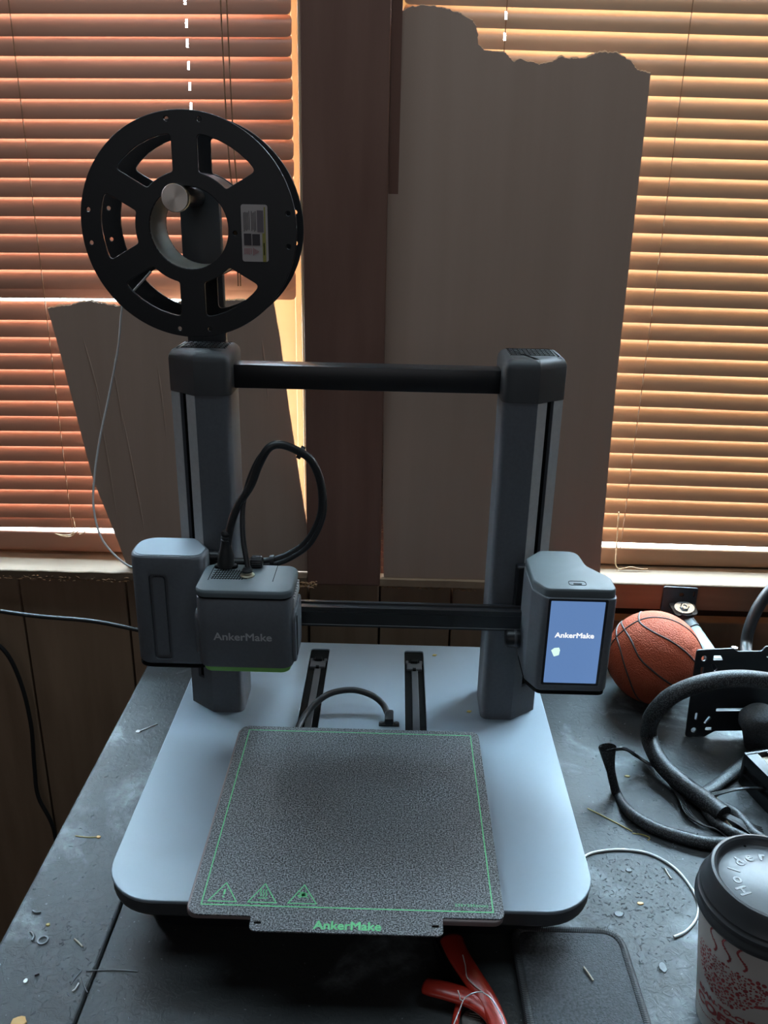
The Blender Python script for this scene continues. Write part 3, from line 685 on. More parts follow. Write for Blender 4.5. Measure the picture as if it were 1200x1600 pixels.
# heated bed and its carriage
child('bed_carriage', box(-.080, .082, -.09, .08, .0592, .0700, .002), 'black', P)
child('heated_bed', xf(plate(rrect(-.1290, .1260, -.1260, .1235, .009, 6), [], .0052, .0008), T(0, 0, .0752)), 'bedpink', P)
bc = [onz(462, 1150, .062), onz(470, 1128, .064), onz(488, 1104, .071), onz(515, 1084, .079), onz(550, 1078, .082), onz(580, 1086, .078), onz(598, 1100, .071), onz(606, 1116, .066)]
child('bed_cable', tube(bc, .0036, 8, 12), 'rubber', P)
q = onz(608, 1122, .0645)
cg = child('cable_clamp', join(box(q.x-.0050, q.x+.0050, q.y-.010, q.y+.010, .0600, .0700, .0022), box(q.x-.0115, q.x+.0115, q.y-.010, q.y-.003, .0600, .0622, .0008)), 'black', P, 40)
for dx in (-.0085, .0085): sub('clamp_screw', xf(lathe([(0, .0022), (.0024, .0022), (.0024, .0034), (.0014, .0040), (0, .0040)], 14), T(q.x+dx, q.y-.0065, .0600)), 'railgrey', cg)

# spool holder: arm, axle, knob
child('holder_arm', prism(rounded([(-.1935, .2625), (-.1530, .2625), (-.1530, .2745), (-.1935, .2745)], .002, 2), .4400, .6230, .002), 'cap', P, 40)
child('holder_foot', box(-.1935, -.1530, .2495, .2640, .4400, .4640, .001), 'cap', P)
ax, az = -.1757, .6085
child('spool_axle', xf(lathe([(0, -.2630), (.0088, -.2630), (.0088, -.1830), (0, -.1830)], 28, 'Y'), T(ax, 0, az)), 'black', P)
kb = child('axle_knob', xf(lathe([(0, .0), (.0117, .0), (.0125, .0008), (.0125, .0072), (.0119, .0080), (0, .0080)], 40, 'Y'), T(ax, .1830, az)), 'steel', P)

# ------------------------------------------------------------------ removable textured build sheet with green print
B = thing('build_sheet', 'black textured steel build sheet with green print lying on the printer bed', 'build plate', (0, 0, .0780))
outl = rounded([(-.1268, .1245, .010), (.1262, .1245, .010), (.1262, -.1240, .007), (.0765, -.1240, .002), (.0765, -.1420, .006), (-.0755, -.1420, .006), (-.0755, -.1275, .002), (-.1268, -.1275, .010)], 0, 7)
for o_ in (0,): pass
child('sheet', xf(plate(outl, [rrect(-.0725, -.0665, -.1352, -.1328, .001, 3), rrect(.0675, .0735, -.1340, -.1316, .001, 3)], .0012), T(0, 0, .0784)), 'pei', B)
zt = .0790
def strip(a, b_, w): 
    a = Vector(a); b_ = Vector(b_); d = (b_-a).normalized(); n = Vector((-d.y, d.x))*w/2; a = a-d*w/2; b_ = b_+d*w/2
    return prism([tuple(a-n), tuple(b_-n), tuple(b_+n), tuple(a+n)], zt, zt+.0001)
h = .1175; lw = .00105
child('border_line', join(*[strip(a, b_, lw) for a, b_ in (((-h, -h), (h, -h)), ((h, -h), (h, h)), ((h, h), (-h, h)), ((-h, h), (-h, -h)))]), 'green', B)
for k, cx in enumerate((-.1013, -.0690, -.0365)):
    tri = [(cx-.0115, -.1140), (cx+.0115, -.1140), (cx, -.0945)]
    parts = [strip(tri[i], tri[(i+1) % 3], .0009) for i in range(3)]
    if k == 0: parts += [prism([(cx-.0006, -.1072), (cx+.0006, -.1072), (cx+.0011, -.1015), (cx-.0008, -.1015)], zt, zt+.0001), prism(circ(cx, -.1092, .0009, 10), zt, zt+.0001)]
    if k == 1:
        for i in (-1, 0, 1):
            w = [(cx+i*.0022+.0006*math.sin(t*PI*2/6), -.1075+t*.0011) for t in range(7)]
            parts += [strip(a, b_, .0008) for a, b_ in zip(w, w[1:])]
        parts += [strip((cx-.0036, -.1095), (cx+.0036, -.1095), .0008)]
    if k == 2:
        parts += [prism(circ(cx+.001, -.1050, .0026, 14), zt, zt+.0001), strip((cx-.004, -.1060), (cx+.001, -.1050), .0014), strip((cx-.003, -.1078), (cx+.001, -.1055), .0012), strip((cx-.0025, -.1040), (cx, -.1045), .0011), strip((cx-.001, -.1022), (cx+.001, -.1035), .0011), strip((cx-.0035, -.1015), (cx+.0045, -.1085), .0006)]
    child('warning_sign', join(*parts), 'green', B)
me = fit_w(text('AnkerMake', .011, .00006, .00035), .0535, .0085); child('lettering', xf(me, T(.0012, -.1348, zt+.0001)), 'green', B)
me = fit_w(text('235×235(mm)', .005, .00006, .0), .0270, .0034); child('size_mark', xf(me, T(.1005, -.1115, zt+.0001)), 'green', B)

# ------------------------------------------------------------------ spool with an end of white filament
sc = Vector((-.1667, .1850, .5822))
SP = thing('filament_spool', 'nearly empty black plastic spool with label hanging on the printer holder', 'spool', (sc.x, sc.y, sc.z))
def window_ring(ang, r0=.0500, r1=.0815, half=.0118):
    """opening between two parallel-sided spokes"""
    d0 = math.radians(ang)
    def edge(r, s):                      # point at radius r on the spoke side of the neighbouring spoke at ang+s*30
        a = d0+s*math.radians(30); t = math.sqrt(r*r-half*half)
        return Vector((math.cos(a)*t+s*math.sin(a)*half, math.sin(a)*t-s*math.cos(a)*half))
    A, B_, C_, D_ = edge(r0, -1), edge(r1, -1), edge(r1, 1), edge(r0, 1)
    def arc(p, q, r, n):
        a0 = math.atan2(p.y, p.x); a1 = math.atan2(q.y, q.x)
        while a1-a0 > PI: a1 -= 2*PI
        while a1-a0 < -PI: a1 += 2*PI
        return [(r*math.cos(a0+(a1-a0)*i/n), r*math.sin(a0+(a1-a0)*i/n)) for i in range(n+1)]
    ring = arc(B_, C_, r1, 6)[1:-1]; inn = arc(D_, A, r0, 6)[1:-1]
    pts = [(*B_, .006)]+[(*p, .0) for p in ring]+[(*C_, .006)]+[(*D_, .004)]+[(*p, 0) for p in inn]+[(*A, .004)]
    # rounded corners limited by neighbouring arc steps
    return rounded(pts, 0, 4)
holes = [circ(0, 0, .0366, 48)]+[window_ring(a) for a in (60, 120, 180, 240, 300)]
for a in (90, 180, 270, 0):
    for d in (-9, 9): holes.append(circ(.0935*math.cos(math.radians(a+d)), .0935*math.sin(math.radians(a+d)), .0020, 12, .0020))
holes_f = holes+[circ(.0428, -.0035, .0019, 12)]
fm = xf(plate(circ(0, 0, .1003, 120), holes_f, .0030, .0006), Matrix.Translation((0, .0015, 0)) @ FRONT)
bm_ = xf(plate(circ(0, 0, .1003, 120), holes, .0030, .0006), Matrix.Translation((0, .0600, 0)) @ FRONT)
link('flange', fm, 'black', SP); link('flange', bm_, 'black', SP)
link('hub', lathe([(.0366, -.0012), (.0366, -.0602), (.0380, -.0602), (.0380, -.0012)], 64, 'Y', True), 'hub', SP)
link('hub_drum', lathe([(.0470, -.0030), (.0470, -.0585), (.0490, -.0585), (.0490, -.0030)], 64, 'Y', True), 'black', SP)
lb = xf(plate(rrect(.0490, .0735, -.0285, .0220, .0022, 4), [], .0003), Matrix.Translation((0, -.0002, 0)) @ FRONT)
LB = link('sticker', lb, 'sticker', SP); LB['label'] = 'pale product sticker with yellow stripe'
def flat(name, x0, x1, z0, z1, m): return link(name, box(x0, x1, -.00055, -.0003, z0, z1), m, LB)
flat('picture', .0637, .0695, -.0020, .0170, 'inkgrey'); flat('picture', .0510, .0580, -.0140, -.0035, 'ink'); flat('picture', .0588, .0660, -.0140, -.0038, 'ink')
flat('stripe', .0682, .0714, -.0285, -.0030, 'inkyellow'); flat('stripe', .0702, .0714, -.0030, .0200, 'inkyellow')
link('printed_lines', join(*[box(x, x+.0005, -.00055, -.0003, -.002+rnd.uniform(0, .002), .0165-rnd.uniform(0, .002)) for x in (.0512, .0524, .0536, .0548, .0562, .0584, .0596, .0608, .0620)]), 'ink', LB)
link('printed_lines', join(*[box(x, x+.0005, -.00055, -.0003, -.0225+rnd.uniform(0, .001), -.0165) for x in (.0512, .0526, .0540, .0554, .0570)]), 'inkred', LB)
link('red_triangle', join(*[box(.0592+i*.0012, .0597+i*.0012, -.00055, -.0003, -.0195-.0035+i*.0007, -.0195+.0035-i*.0007) for i in range(5)]), 'inkred', LB)
flat('printed_word', .0692, .0701, -.0225, -.0115, 'ink')
# trailing filament from spool to the motor housing
fil = [(-.213, .213, .540), ony(196, 470, .212), ony(190, 487, .211), ony(185, 540, .208), ony(172, 610, .203), ony(157, 680, .196), ony(148, 740, .190), ony(146, 790, .184), ony(156, 835, .176), ony(176, 864, .170), ony(201, 884, .166), (-.2365, .165, .2445)]
o = link('filament', tube([Vector(p)-sc for p in fil], .0011, 10, 8), 'white', SP); o['label'] = 'white filament running down from the spool'

# ------------------------------------------------------------------ cords left of the table
cord = [(-.75, .40, .115), ony(-60, 945, .40), ony(0, 955, .395), ony(60, 963, .39), ony(140, 970, .385), ony(205, 982, .378), (-.25, .370, .040), (-.17, .352, .022), (-.12, .3205, .022)]
tag(link('power_cord', tube(cord, .0030, 10, 10), 'rubber'), 'grey power cord running across the wall panel to the printer', 'cord')
hang = [ony(-60, 985, .42), ony(0, 1010, .425), ony(30, 1060, .43), ony(48, 1130, .432), ony(54, 1200, .434), ony(60, 1245, .434), ony(85, 1300, .434), ony(96, 1400, .434), (-.48, .434, -.4), (-.49, .42, -.66), (-.45, .36, FL+.004), (-.30, .30, FL+.004)]
tag(link('hanging_cord', tube(hang, .0032, 8, 8), 'rubber'), 'black cord hanging down in front of the dark wall left of the table', 'cord')

# ------------------------------------------------------------------ basketball
bc_, R = Vector((.3726, .3241, .0602)), .0600
ball = lathe([(R*math.sin(PI*i/64), -R*math.cos(PI*i/64)) for i in range(65)], 96); shade(ball, 180)
ob = link('basketball', ball, 'ball'); ob.location = bc_
tag(ob, 'small orange pebbled basketball resting on the table behind the screen', 'ball')
def seam(px, ext0=6, ext1=6):
    pts = [(onsphere(x, y, bc_, R)-bc_).normalized() for x, y in px]
    def extend(a, b_, n):
        ax_ = a.cross(b_).normalized(); st = .22; out = []; p = b_
        for i in range(n): p = Matrix.Rotation(st, 3, ax_) @ p; out.append(p)
        return out
    pts = extend(pts[-2], pts[-1], ext1) and (extend(pts[1], pts[0], ext0)[::-1]+pts+extend(pts[-2], pts[-1], ext1))
    pts = catmull(pts, 6); pts = [p.normalized()*(R-.00025) for p in pts]
    s = link('seam', tube(pts, .00125, 1, 8, smooth=False), 'seam', ob)
for px in (((971, 971), (984, 997), (1000, 1029), (1022, 1050), (1048, 1069)), ((963, 992), (969, 1014), (976, 1040), (985, 1066), (998, 1092)),
           ((962, 997), (972, 987), (982, 979), (1000, 969), (1015, 965), (1031, 965), (1050, 969), (1068, 978)), ((1000, 957), (998, 966), (1001, 974), (1013, 983), (1029, 992), (1053, 1005), (1076, 1023))): seam(px)

# ------------------------------------------------------------------ monitor mount: wall bracket, arm tube, perforated plate
MM = thing('monitor_mount', 'black steel monitor arm with perforated plate, fixed to the right sill', 'mount', (.40, .43, .07))
p0, p1 = ony(1037, 917, .4275), ony(1091, 917, .4275)
wp = plate(rounded([(p0.x, .1130), (p1.x, .1118), (p1.x, .040), (p0.x, .040)], .003, 4), [circ((p0.x+p1.x)/2+.002, .101, .0032, 14), rrect(p1.x-.006, p1.x-.0035, .0985, .1065, .001, 2)], .0030, .0004)
wb = child('wall_bracket', xf(wp, T(0, .4272, 0) @ FRONT), 'black', MM)
w1 = onplane(1066, 950, (0, .4200, 0), Vector((0, 1, 0)))
tl = Matrix.Translation(w1) @ Matrix.Rotation(math.radians(28), 4, 'X')
child('hinge_ear', xf(plate(rounded([(-.019, .010), (.017, .010), (.020, -.012), (-.012, -.014)], .007, 6), [], .0030), tl), 'black', MM)
wa = child('washer', xf(lathe([(.0050, 0), (.0138, 0), (.0138, .0014), (.0050, .0014)], 36, 'Z', True), tl @ T(.002, -.001, .0018) @ Matrix.Diagonal((1, .72, 1, 1))), 'chrome', MM)
sub('bolt', xf(lathe([(0, .0015), (.0066, .0015), (.0066, .0050), (.0050, .0062), (.0032, .0062), (.0032, .0045), (0, .0045)], 6), tl @ T(.002, -.001, 0)), 'chrome', wa)
child('hinge_pin', xf(lathe([(0, -.040), (.0105, -.040), (.0110, -.036), (.0110, -.004), (0, -.004)], 28), T(w1.x+.004, w1.y-.004, w1.z)), 'black', MM)
t0, t1 = ony(1082, 982, .405), ony(1122, 1042, .285)
child('arm_collar', tube([ony(1073, 972, .412), ony(1083, 985, .396)], .0112, 2, 20, smooth=False), 'black', MM)
child('arm_tube', tube([t0, t1], .0098, 2, 24, smooth=False), 'tube', MM)
pw = plate(rounded([(0, 0, .004), (.024, 0, .003), (.036, .0075, .004), (.076, .0075, .004), (.084, .0, .003), (.113, 0, .004), (.113, .118, .004), (.084, .121, .003), (.079, .1145, .004), (.050, .1145, .003), (.044, .1185, .004), (0, .117, .004)], 0, 4),
     [circ(.0100, .106, .0034, 16), rounded([(.0215, .1095), (.0300, .1095), (.0335, .1035), (.0215, .1035)], .0008), rrect(.0078, .0118, .084, .0945, .0012, 3), rounded([(.0190, .0985), (.0240, .0985), (.0285, .0920), (.0250, .0880)], .0015),
      rrect(.0860, .0960, .1065, .1085, .0006, 2), rounded([(.090, .094), (.096, .101), (.100, .101), (.100, .096), (.095, .090)], .0015), rrect(.034, .072, .0350, .0385, .0005, 2), rrect(.034, .066, .0815, .0850, .0005, 2),
      rrect(.0085, .0120, .0240, .0330, .0012, 3), circ(.0095, .0095, .0034, 16), rrect(.0235, .0325, .0090, .0130, .0015, 3), rounded([(.0200, .0190), (.0235, .0185), (.0290, .0260), (.0260, .0285)], .0015)], .0026, .0004)
b0 = onz(1070, 1151, .0005)
PM = T(b0.x, b0.y, .0008) @ Matrix.Rotation(math.radians(4), 4, 'Z') @ Matrix.Rotation(math.radians(-4), 4, 'X') @ FRONT
pl = child('perforated_plate', xf(pw, PM), 'black', MM)
sub('plate_screw', xf(lathe([(0, 0), (.0036, 0), (.0036, .0012), (.002, .002), (0, .0016)], 14), PM @ T(.048, .1165, -.004) @ Matrix.Rotation(-PI/2, 4, 'X')), 'chrome', pl)
hb = child('swivel_block', xf(box(-.012, .012, -.010, .012, -.016, .016, .003), T(*t1)), 'black', MM)
jx = onz(1180, 1118, .045)
sj = child('swivel_cover', xf(lathe([(0, -.034), (.017, -.034), (.020, -.030), (.021, -.004), (.024, .004), (.023, .012), (.016, .019), (.006, .022), (0, .0222)], 32), T(jx.x+.006, jx.y-.004, .036) @ Matrix.Rotation(math.radians(-14), 4, 'Y')), 'case', MM, 50)

# thick curved rubber cable at the right edge
hs = [(.66, .462, .1232), (.58, .452, .1245), ony(1250, 890, .415), ony(1215, 912, .40), ony(1190, 940, .395), ony(1173, 975, .39), ony(1166, 1010, .38), onz(1171, 1050, .045), onz(1186, 1076, .022), (.56, .33, .0085), (.66, .28, .0085)]
tag(link('thick_cable', tube(hs, .0078, 8, 14), 'rubber'), 'thick black rubber cable curving down at the right behind the mount', 'cable')

# braided sleeves and wires in front of the mount
sl = [(.86, .20, .0104), (.76, .202, .0112), (.66, .205, .0185), ony(1320, 1120, .20), ony(1240, 1073, .195), ony(1200, 1064, .190), ony(1150, 1060, .186), ony(1095, 1068, .184), ony(1048, 1088, .186), ony(1020, 1118, .190), onz(1014, 1150, .026), onz(1031, 1190, .018), onz(1065, 1224, .0135), onz(1100, 1250, .0125), onz(1130, 1274, .0125)]
SL = link('cable_sleeve', tube(sl, lambda t: .0098 if t < .8 else .0098+.001*(t-.8)/.2, 8, 16), 'sleeve'); tag(SL, 'thick black braided cable sleeve looping up in front of the perforated plate', 'cable sleeve')
e0 = sl[-1]; d0 = (sl[-1]-sl[-2]).normalized()
for i in range(9):
    a = (i-4)*.07; q1 = e0+Vector((math.cos(-.5+a), math.sin(-.5+a)-.15, 0))*.016; q2 = e0+Vector((math.cos(-.35+a*1.3), math.sin(-.35+a*1.3)-.35, 0))*.036
    q1.z = .012; q2.z = .0085
    link('wire', tube([e0-d0*.004+Vector((0, (i-4)*.0015, 0)), q1, q2], .0009, 5, 6), 'wire', SL)
fl_ = [onz(948, 1239, .0)+Vector((0, 0, 0))]
fy = .126
fs = [ony(949, 1168, fy+.010), ony(951, 1185, fy+.008), ony(956, 1212, fy+.004), ony(965, 1243, fy), onz(985, 1270, .0065), onz(1020, 1292, .0065), onz(1062, 1307, .0065), onz(1105, 1317, .0065), onz(1150, 1318, .0065)]
def fr_(t): return .0098-.0050*min(t/.22, 1) if t < .3 else .0048+.0018*min((t-.3)/.3, 1)
FS = link('cable_sleeve', tube(fs, fr_, 10, 16, cap=False), 'sleeve'); tag(FS, 'thin black braided sleeve with a flared open end standing up beside the printer', 'cable sleeve')
bm = bmesh.new(); c0 = fs[0]; ax3 = (fs[0]-fs[1]).normalized()
for i in range(44):
    a = rnd.uniform(0, 2*PI); q = rnd.uniform(.6, 1)*.0098; p = c0+Vector((math.cos(a)*q, math.sin(a)*q*.75, 0))
    v1 = bm.verts.new(p-ax3*.003); v2 = bm.verts.new(p-ax3*.003+Vector((.0008, .0003, 0))); v3 = bm.verts.new(p+ax3*rnd.uniform(.0005, .0022)+Vector((rnd.uniform(-.001, .001), 0, 0))); v4 = bm.verts.new(p-ax3*.003+Vector((.0003, .0009, 0)))
    for f in ((v1, v2, v3), (v2, v4, v3), (v4, v1, v3)): bm.faces.new(f)
fz = link('frayed_ends', tomesh(bm, 'fray'), 'sleeve', FS); fz['kind'] = 'stuff'
WB = thing('wire_bundle', 'flat bundle of thin black wires leaving the flared sleeve across the table', 'wires', onz(1040, 1205, 0))
for i in range(7):
    k = i-3
    if k < 1: ends = [onz(1062+k*2.0, 1240, .006), onz(1078+k*2.2, 1268+abs(k), .006), onz(1098+k, 1288, .0035), onz(1122+k*1.5, 1298+k, .003), onz(1140+k*1.5, 1312+k, .003)]
    else: ends = [onz(1063+k*3, 1232, .007), onz(1075+k*2, 1244+k, .009), onz(1094, 1243+k*2, .012), onz(1120, 1236+k*2, .016), onz(1160, 1230+k, .019), onz(1205, 1230+k, .020)]
    ps = [c0+Vector((.002+k*.0008, 0, -.004)), ony(975+k*.5, 1170+k*.6, fy+.012), onz(990+k*.5, 1178+k*.9, .022), onz(1012+k*.8, 1192+k*.9, .014), onz(1034+k*1.0, 1203+k*.5, .009), onz(1045+k*1.6, 1216, .008)]+ends
    child('wire', tube(ps, .00095, 7, 6), 'wire', WB)
f2 = [onz(1098, 1240, .0045), onz(1118, 1228, .0050), onz(1140, 1210, .007), onz(1162, 1193, .010), onz(1190, 1176, .012), onz(1225, 1165, .013)]
tag(link('cable_sleeve', tube(f2, .0072, 8, 14, flat=.55), 'sleeve'), 'flat black braided sleeve running from under the thick sleeve to the right edge', 'cable sleeve')
f3 = [onz(1040, 1200, .0048), onz(1062, 1212, .0048), onz(1084, 1228, .0048), onz(1098, 1240, .0048)]
tag(link('cable_sleeve', tube(f3, .0044, 8, 12), 'sleeve'), 'short black sleeved cable lying along the left of the thick sleeve', 'cable sleeve')
f4 = [onz(1100, 1252, .006), onz(1104, 1268, .006), onz(1118, 1285, .006), onz(1140, 1298, .006), onz(1165, 1310, .006), onz(1190, 1330, .006)]
tag(link('cable_sleeve', tube(f4, .0052, 8, 12), 'sleeve'), 'black sleeved cable curving down behind the coffee cup lid', 'cable sleeve')
f5 = [onz(1132, 1262, .007), onz(1150, 1272, .008), onz(1166, 1290, .008), onz(1180, 1305, .008), onz(1205, 1320, .007)]
tag(link('cable_sleeve', tube(f5, .0062, 8, 12), 'sleeve'), 'black braided sleeve end between the extrusion and the coffee cup', 'cable sleeve')
for (x, m_, nm, lb_) in ((0, 'wirered', 'red_wire', 'thin red wire beside the yellow wires behind the coffee cup'), (3, 'wireyellow', 'yellow_wire', 'thin yellow wire beside the red wire behind the coffee cup'), (-3, 'wireyellow', 'yellow_wire', 'thin yellow wire left of the red wire behind the coffee cup')):
    ps = [onz(1119+x*.3, 1246, .011), onz(1122+x*.6, 1258, .008), onz(1127+x, 1272, .005), onz(1132+x*.8, 1282, .003), onz(1142+x, 1294, .0015)]
    tag(link(nm, tube(ps, .0011, 6, 6), m_), lb_, 'wire')

# black aluminium extrusion at the right edge
EX = thing('slotted_extrusion', 'black slotted aluminium extrusion lying at the right edge behind the cup', 'extrusion', (.47, .12, 0))
e0_ = onz(1166, 1180, .040)
ang = math.radians(-14)
prof = [(0, 0), (.014, 0), (.014, .004), (.012, .004), (.012, .008), (.028, .008), (.028, .004), (.026, .004), (.026, 0), (.040, 0), (.040, .014), (.036, .014), (.036, .026), (.040, .026), (.040, .040), (.026, .040), (.026, .036), (.028, .036), (.028, .032), (.012, .032), (.012, .036), (.014, .036), (.014, .040), (0, .040), (0, .026), (.004, .026), (.004, .014), (0, .014)]
me = prism(prof, -.16, 0); xf(me, T(e0_.x, e0_.y, .0004) @ Matrix.Rotation(ang*-1, 4, 'Z') @ Matrix(((1, 0, 0, 0), (0, 0, 1, 0), (0, 1, 0, 0), (0, 0, 0, 1)))); me.flip_normals()
ex = child('profile', me, 'blackmetal', EX)
me = box(.0125, .0275, -.158, -.002, .0325, .0352); child('slot_insert', xf(me, T(e0_.x, e0_.y, .0004) @ Matrix.Rotation(-ang, 4, 'Z')), 'straw', EX)
me = box(-.0006, .0406, -.0005, .0040, -.0002, .0404, .001); child('end_cap', xf(me, T(e0_.x, e0_.y, .0006) @ Matrix.Rotation(-ang, 4, 'Z')), 'blackmetal', EX)

# ------------------------------------------------------------------ coffee cup
cx, cy, hh, k = .320, -.140, .1255, 1.1
CP = thing('coffee_cup', 'white paper coffee cup with black lid and red printed cup motif', 'cup', (cx, cy, 0))
rb, rt = .031*k, .0445*k
def rad(z): return rb+(rt-rb)*z/hh
link('cup_body', lathe([(0, .004), (rb-.003, .004), (rb-.002, .0), (rb, .0), (rb+.0003, .002), (rad(.06), .06), (rt, hh-.002), (rt-.001, hh), (rt-.003, hh-.002), (rb-.002, .006), (0, .006)], 72), 'cup', CP)
LD = link('lid', lathe([(rt-.0015, hh-.013), (.0500, hh-.0125), (.0518, hh-.0095), (.0520, hh-.0065), (.0508, hh-.004), (.0505, hh-.0025), (.0512, hh-.0012), (.0510, hh+.001), (.0496, hh+.0022), (.0490, hh+.0036), (.0494, hh+.005), (.0488, hh+.0062), (.0462, hh+.012), (.0450, hh+.0185), (.0438, hh+.0207), (.0418, hh+.0212), (.0402, hh+.0200), (.0392, hh+.0150), (.0380, hh+.0140), (0, hh+.0140)], 80), 'lid', CP)
link('lid_lit_top', xf(lathe([(.0376, 0), (.0370, .0005), (0, .0005)], 64), T(0, 0, hh+.0139)), 'lid_lit', LD)
sip = onz(1164, 1322, hh+.0145)-Vector((cx, cy, 0)); link('vent_hole', xf(lathe([(0, 0), (.0011, 0), (.0011, .0002), (0, .0002)], 12), T(sip.x, sip.y, hh+.0144)), 'void', LD)
# embossed word set on an arc, letter tops outwards
import itertools
lets = []
for i, chx in enumerate('Holder'):
    a = math.radians(200-i*23); me = text(chx, .0125, .0003, .0004); rr_ = .0262
    xf(me, Matrix.Rotation(a-PI/2, 4, 'Z') @ T(0, rr_, 0)); lets.append(xf(me, T(0, 0, hh+.0145)))
link('embossed_lettering', join(*lets), 'lid', LD)
az0 = math.atan2(CAM.y-cy, CAM.x-cx)-math.radians(20)
def wrap(me, zc, off=.0003, sub_=0):
    if sub_:
        bm = bmesh.new(); bm.from_mesh(me); bmesh.ops.subdivide_edges(bm, edges=[e for e in bm.edges if e.calc_length() > .004], cuts=2, use_grid_fill=True); bm.to_mesh(me); bm.free()
    for v in me.vertices:
        z = zc+v.co.y; q = rad(z)+off+v.co.z; a = az0+v.co.x/rad(z); v.co = (q*math.cos(a), q*math.sin(a), z)
    me.update(); return me
def disc2(u, v, rx, ry, rot, n=9):
    bm = bmesh.new(); c_, s_ = math.cos(rot), math.sin(rot)
    bm.faces.new([bm.verts.new((u+rx*math.cos(t)*c_-ry*math.sin(t)*s_, v+rx*math.cos(t)*s_+ry*math.sin(t)*c_, 0)) for t in [2*PI*i/n for i in range(n)]]); return tomesh(bm, 'd')
beans = []; pts = []
H_ = .040; Wt = .031
tries = 0
while tries < 9000 and len(pts) < 250:
    tries += 1; v = rnd.uniform(-H_, 0); f = 1-(abs(v)/H_)**2.2; w_ = Wt*max(f, 0)**.55
    u = rnd.uniform(-w_, w_)
    r_ = rnd.choice((.0008, .001, .0013, .0017, .0021))
    if abs(u) > w_-r_*.4 and rnd.random() < .3: continue
    if all((u-a)**2+(v-b_)**2 > ((r_+c_)*.95)**2 for a, b_, c_ in pts):
        pts.append((u, v, r_)); beans.append(disc2(u, v, r_*1.02, r_*.78, rnd.uniform(0, PI)))
hd = [(.0285, -.010), (.036, -.007), (.041, -.012), (.040, -.020), (.033, -.025), (.0235, -.027)]
for u, v in [(q.x, q.y) for q in catmull([(*q, 0) for q in hd], 4)]: beans.append(disc2(u, v, .0019, .0016, rnd.uniform(0, PI)))
for s0 in (-.016, -.004, .008):
    for i in range(15):
        t = i/14; u = s0+.0032*math.sin(t*PI*1.9+.5)+.002*(1-t); v = .0055+t*.020
        if s0 == -.016 or True: beans.append(disc2(u, v, .0014*(1-.5*abs(t-.4)), .0009, rnd.uniform(0, PI)))
link('bean_print', wrap(join(*beans), .0860), 'cupred', CP)
link('lettering', wrap(fit_w(text('BEAN-TO-CUP', .007, 0, .00035), .0500, .0052), .0385, .0003, 1), 'cupred', CP)
link('lettering', wrap(fit_w(text('COFFEE', .012, 0, .0006), .0520, .0098), .0285, .0003, 1), 'cupred', CP)
# thin wavy script line under the words, unreadable in the picture
w = [disc2(-.030+i*.0016, .0002*math.sin(i*2.1)+.0006*math.sin(i*.5), .0010, .0004, .5+math.sin(i*1.7)) for i in range(38)]
link('script_print', wrap(join(*w), .0165), 'cupred', CP)
w = [disc2(-.006+i*.0014, .0006*math.sin(i*1.9), .0010, .0007, .9+math.sin(i*2.3)) for i in range(12)]
link('script_print', wrap(join(*w), .0195), 'cupred', CP)

# ------------------------------------------------------------------ zipped fabric case
CS = thing('fabric_case', 'flat black fabric case with ribbed binding lying at the printer front corner', 'case', (.196, -.15, 0))
co = rounded([(.1425, -.0660, .012), (.2400, -.0660, .018), (.2440, -.30, .012), (.1465, -.30, .012)], 0, 8)
child('case_body', prism([(.194+(x-.194)*.90, -.183+(y+.183)*.955) for x, y in co], .0008, .0115, .0018, .001, 2), 'case', CS, 40)
child('case_edge', prism(co, .0004, .0085, .002, .002, 2), 'binding', CS, 40)
bd = [Vector((x, y, .0088)) for x, y in [(.194+(x-.194)*.945, -.183+(y+.183)*.978) for x, y in co]]
child('case_binding', tube(bd, .0040, 1, 8, smooth=False, flat=.8, closed=True, up=(0, 0, 1)), 'binding', CS)
# ribs across the binding
per = bd+[bd[0]]; ribs = []; acc = 0; step = .0016
for a, b_ in zip(per, per[1:]):
    L_ = (b_-a).length; d = (b_-a).normalized(); n = Vector((-d.y, d.x, 0)); t = step-acc
    while t < L_:
        p = a+d*t; ribs.append((p, d, n)); t += step
    acc = (acc+L_) % step
bm = bmesh.new()
for p, d, n in ribs:
    pv = []
    for s in (-1, -.6, 0, .6, 1):
        zz = .0033*math.sqrt(max(0, 1-(s*.98)**2)); c0_ = p+n*(.0041*s)+Vector((0, 0, zz))
        pv.append((bm.verts.new(c0_-d*.0004), bm.verts.new(c0_+d*.0004+Vector((0, 0, .0001)))))
    for (a, b_), (a2, b2) in zip(pv, pv[1:]): bm.faces.new((a, b_, b2, a2))
rb_ = child('binding_ribs', tomesh(bm, 'ribs'), 'railgrey', CS); rb_['kind'] = 'stuff'

# ------------------------------------------------------------------ red-handled pliers and bits
PL = thing('red_pliers', 'red handled pliers with stringy white scraps lying below the printer front', 'pliers', (.10, -.11, 0))
hA = [onz(703, 1462, .016), onz(716, 1492, .018), onz(738, 1527, .016), onz(760, 1560, .012), onz(778, 1600, .010), onz(788, 1650, .008)]
child('handle', tube(hA, lambda t: (.0105-.0035*t)*min(1, .3+math.sqrt(t/.05)*.7), 10, 16, flat=.45), 'red', PL)
hB = [onz(661, 1539, .012), onz(675, 1543, .013), onz(700, 1549, .013), onz(738, 1562, .011), onz(768, 1586, .0085), onz(782, 1618, .0065)]
child('handle', tube(hB, lambda t: (.0072+.0012*math.sin(t*PI))*min(1, .3+math.sqrt(t/.08)*.7), 10, 16, flat=.5), 'red', PL)
child('jaw', tube([onz(708, 1545, .004), onz(690, 1500, .0035), onz(680, 1470, .003)], lambda t: .006-.004*t, 5, 8, flat=.5), 'blackmetal', PL)
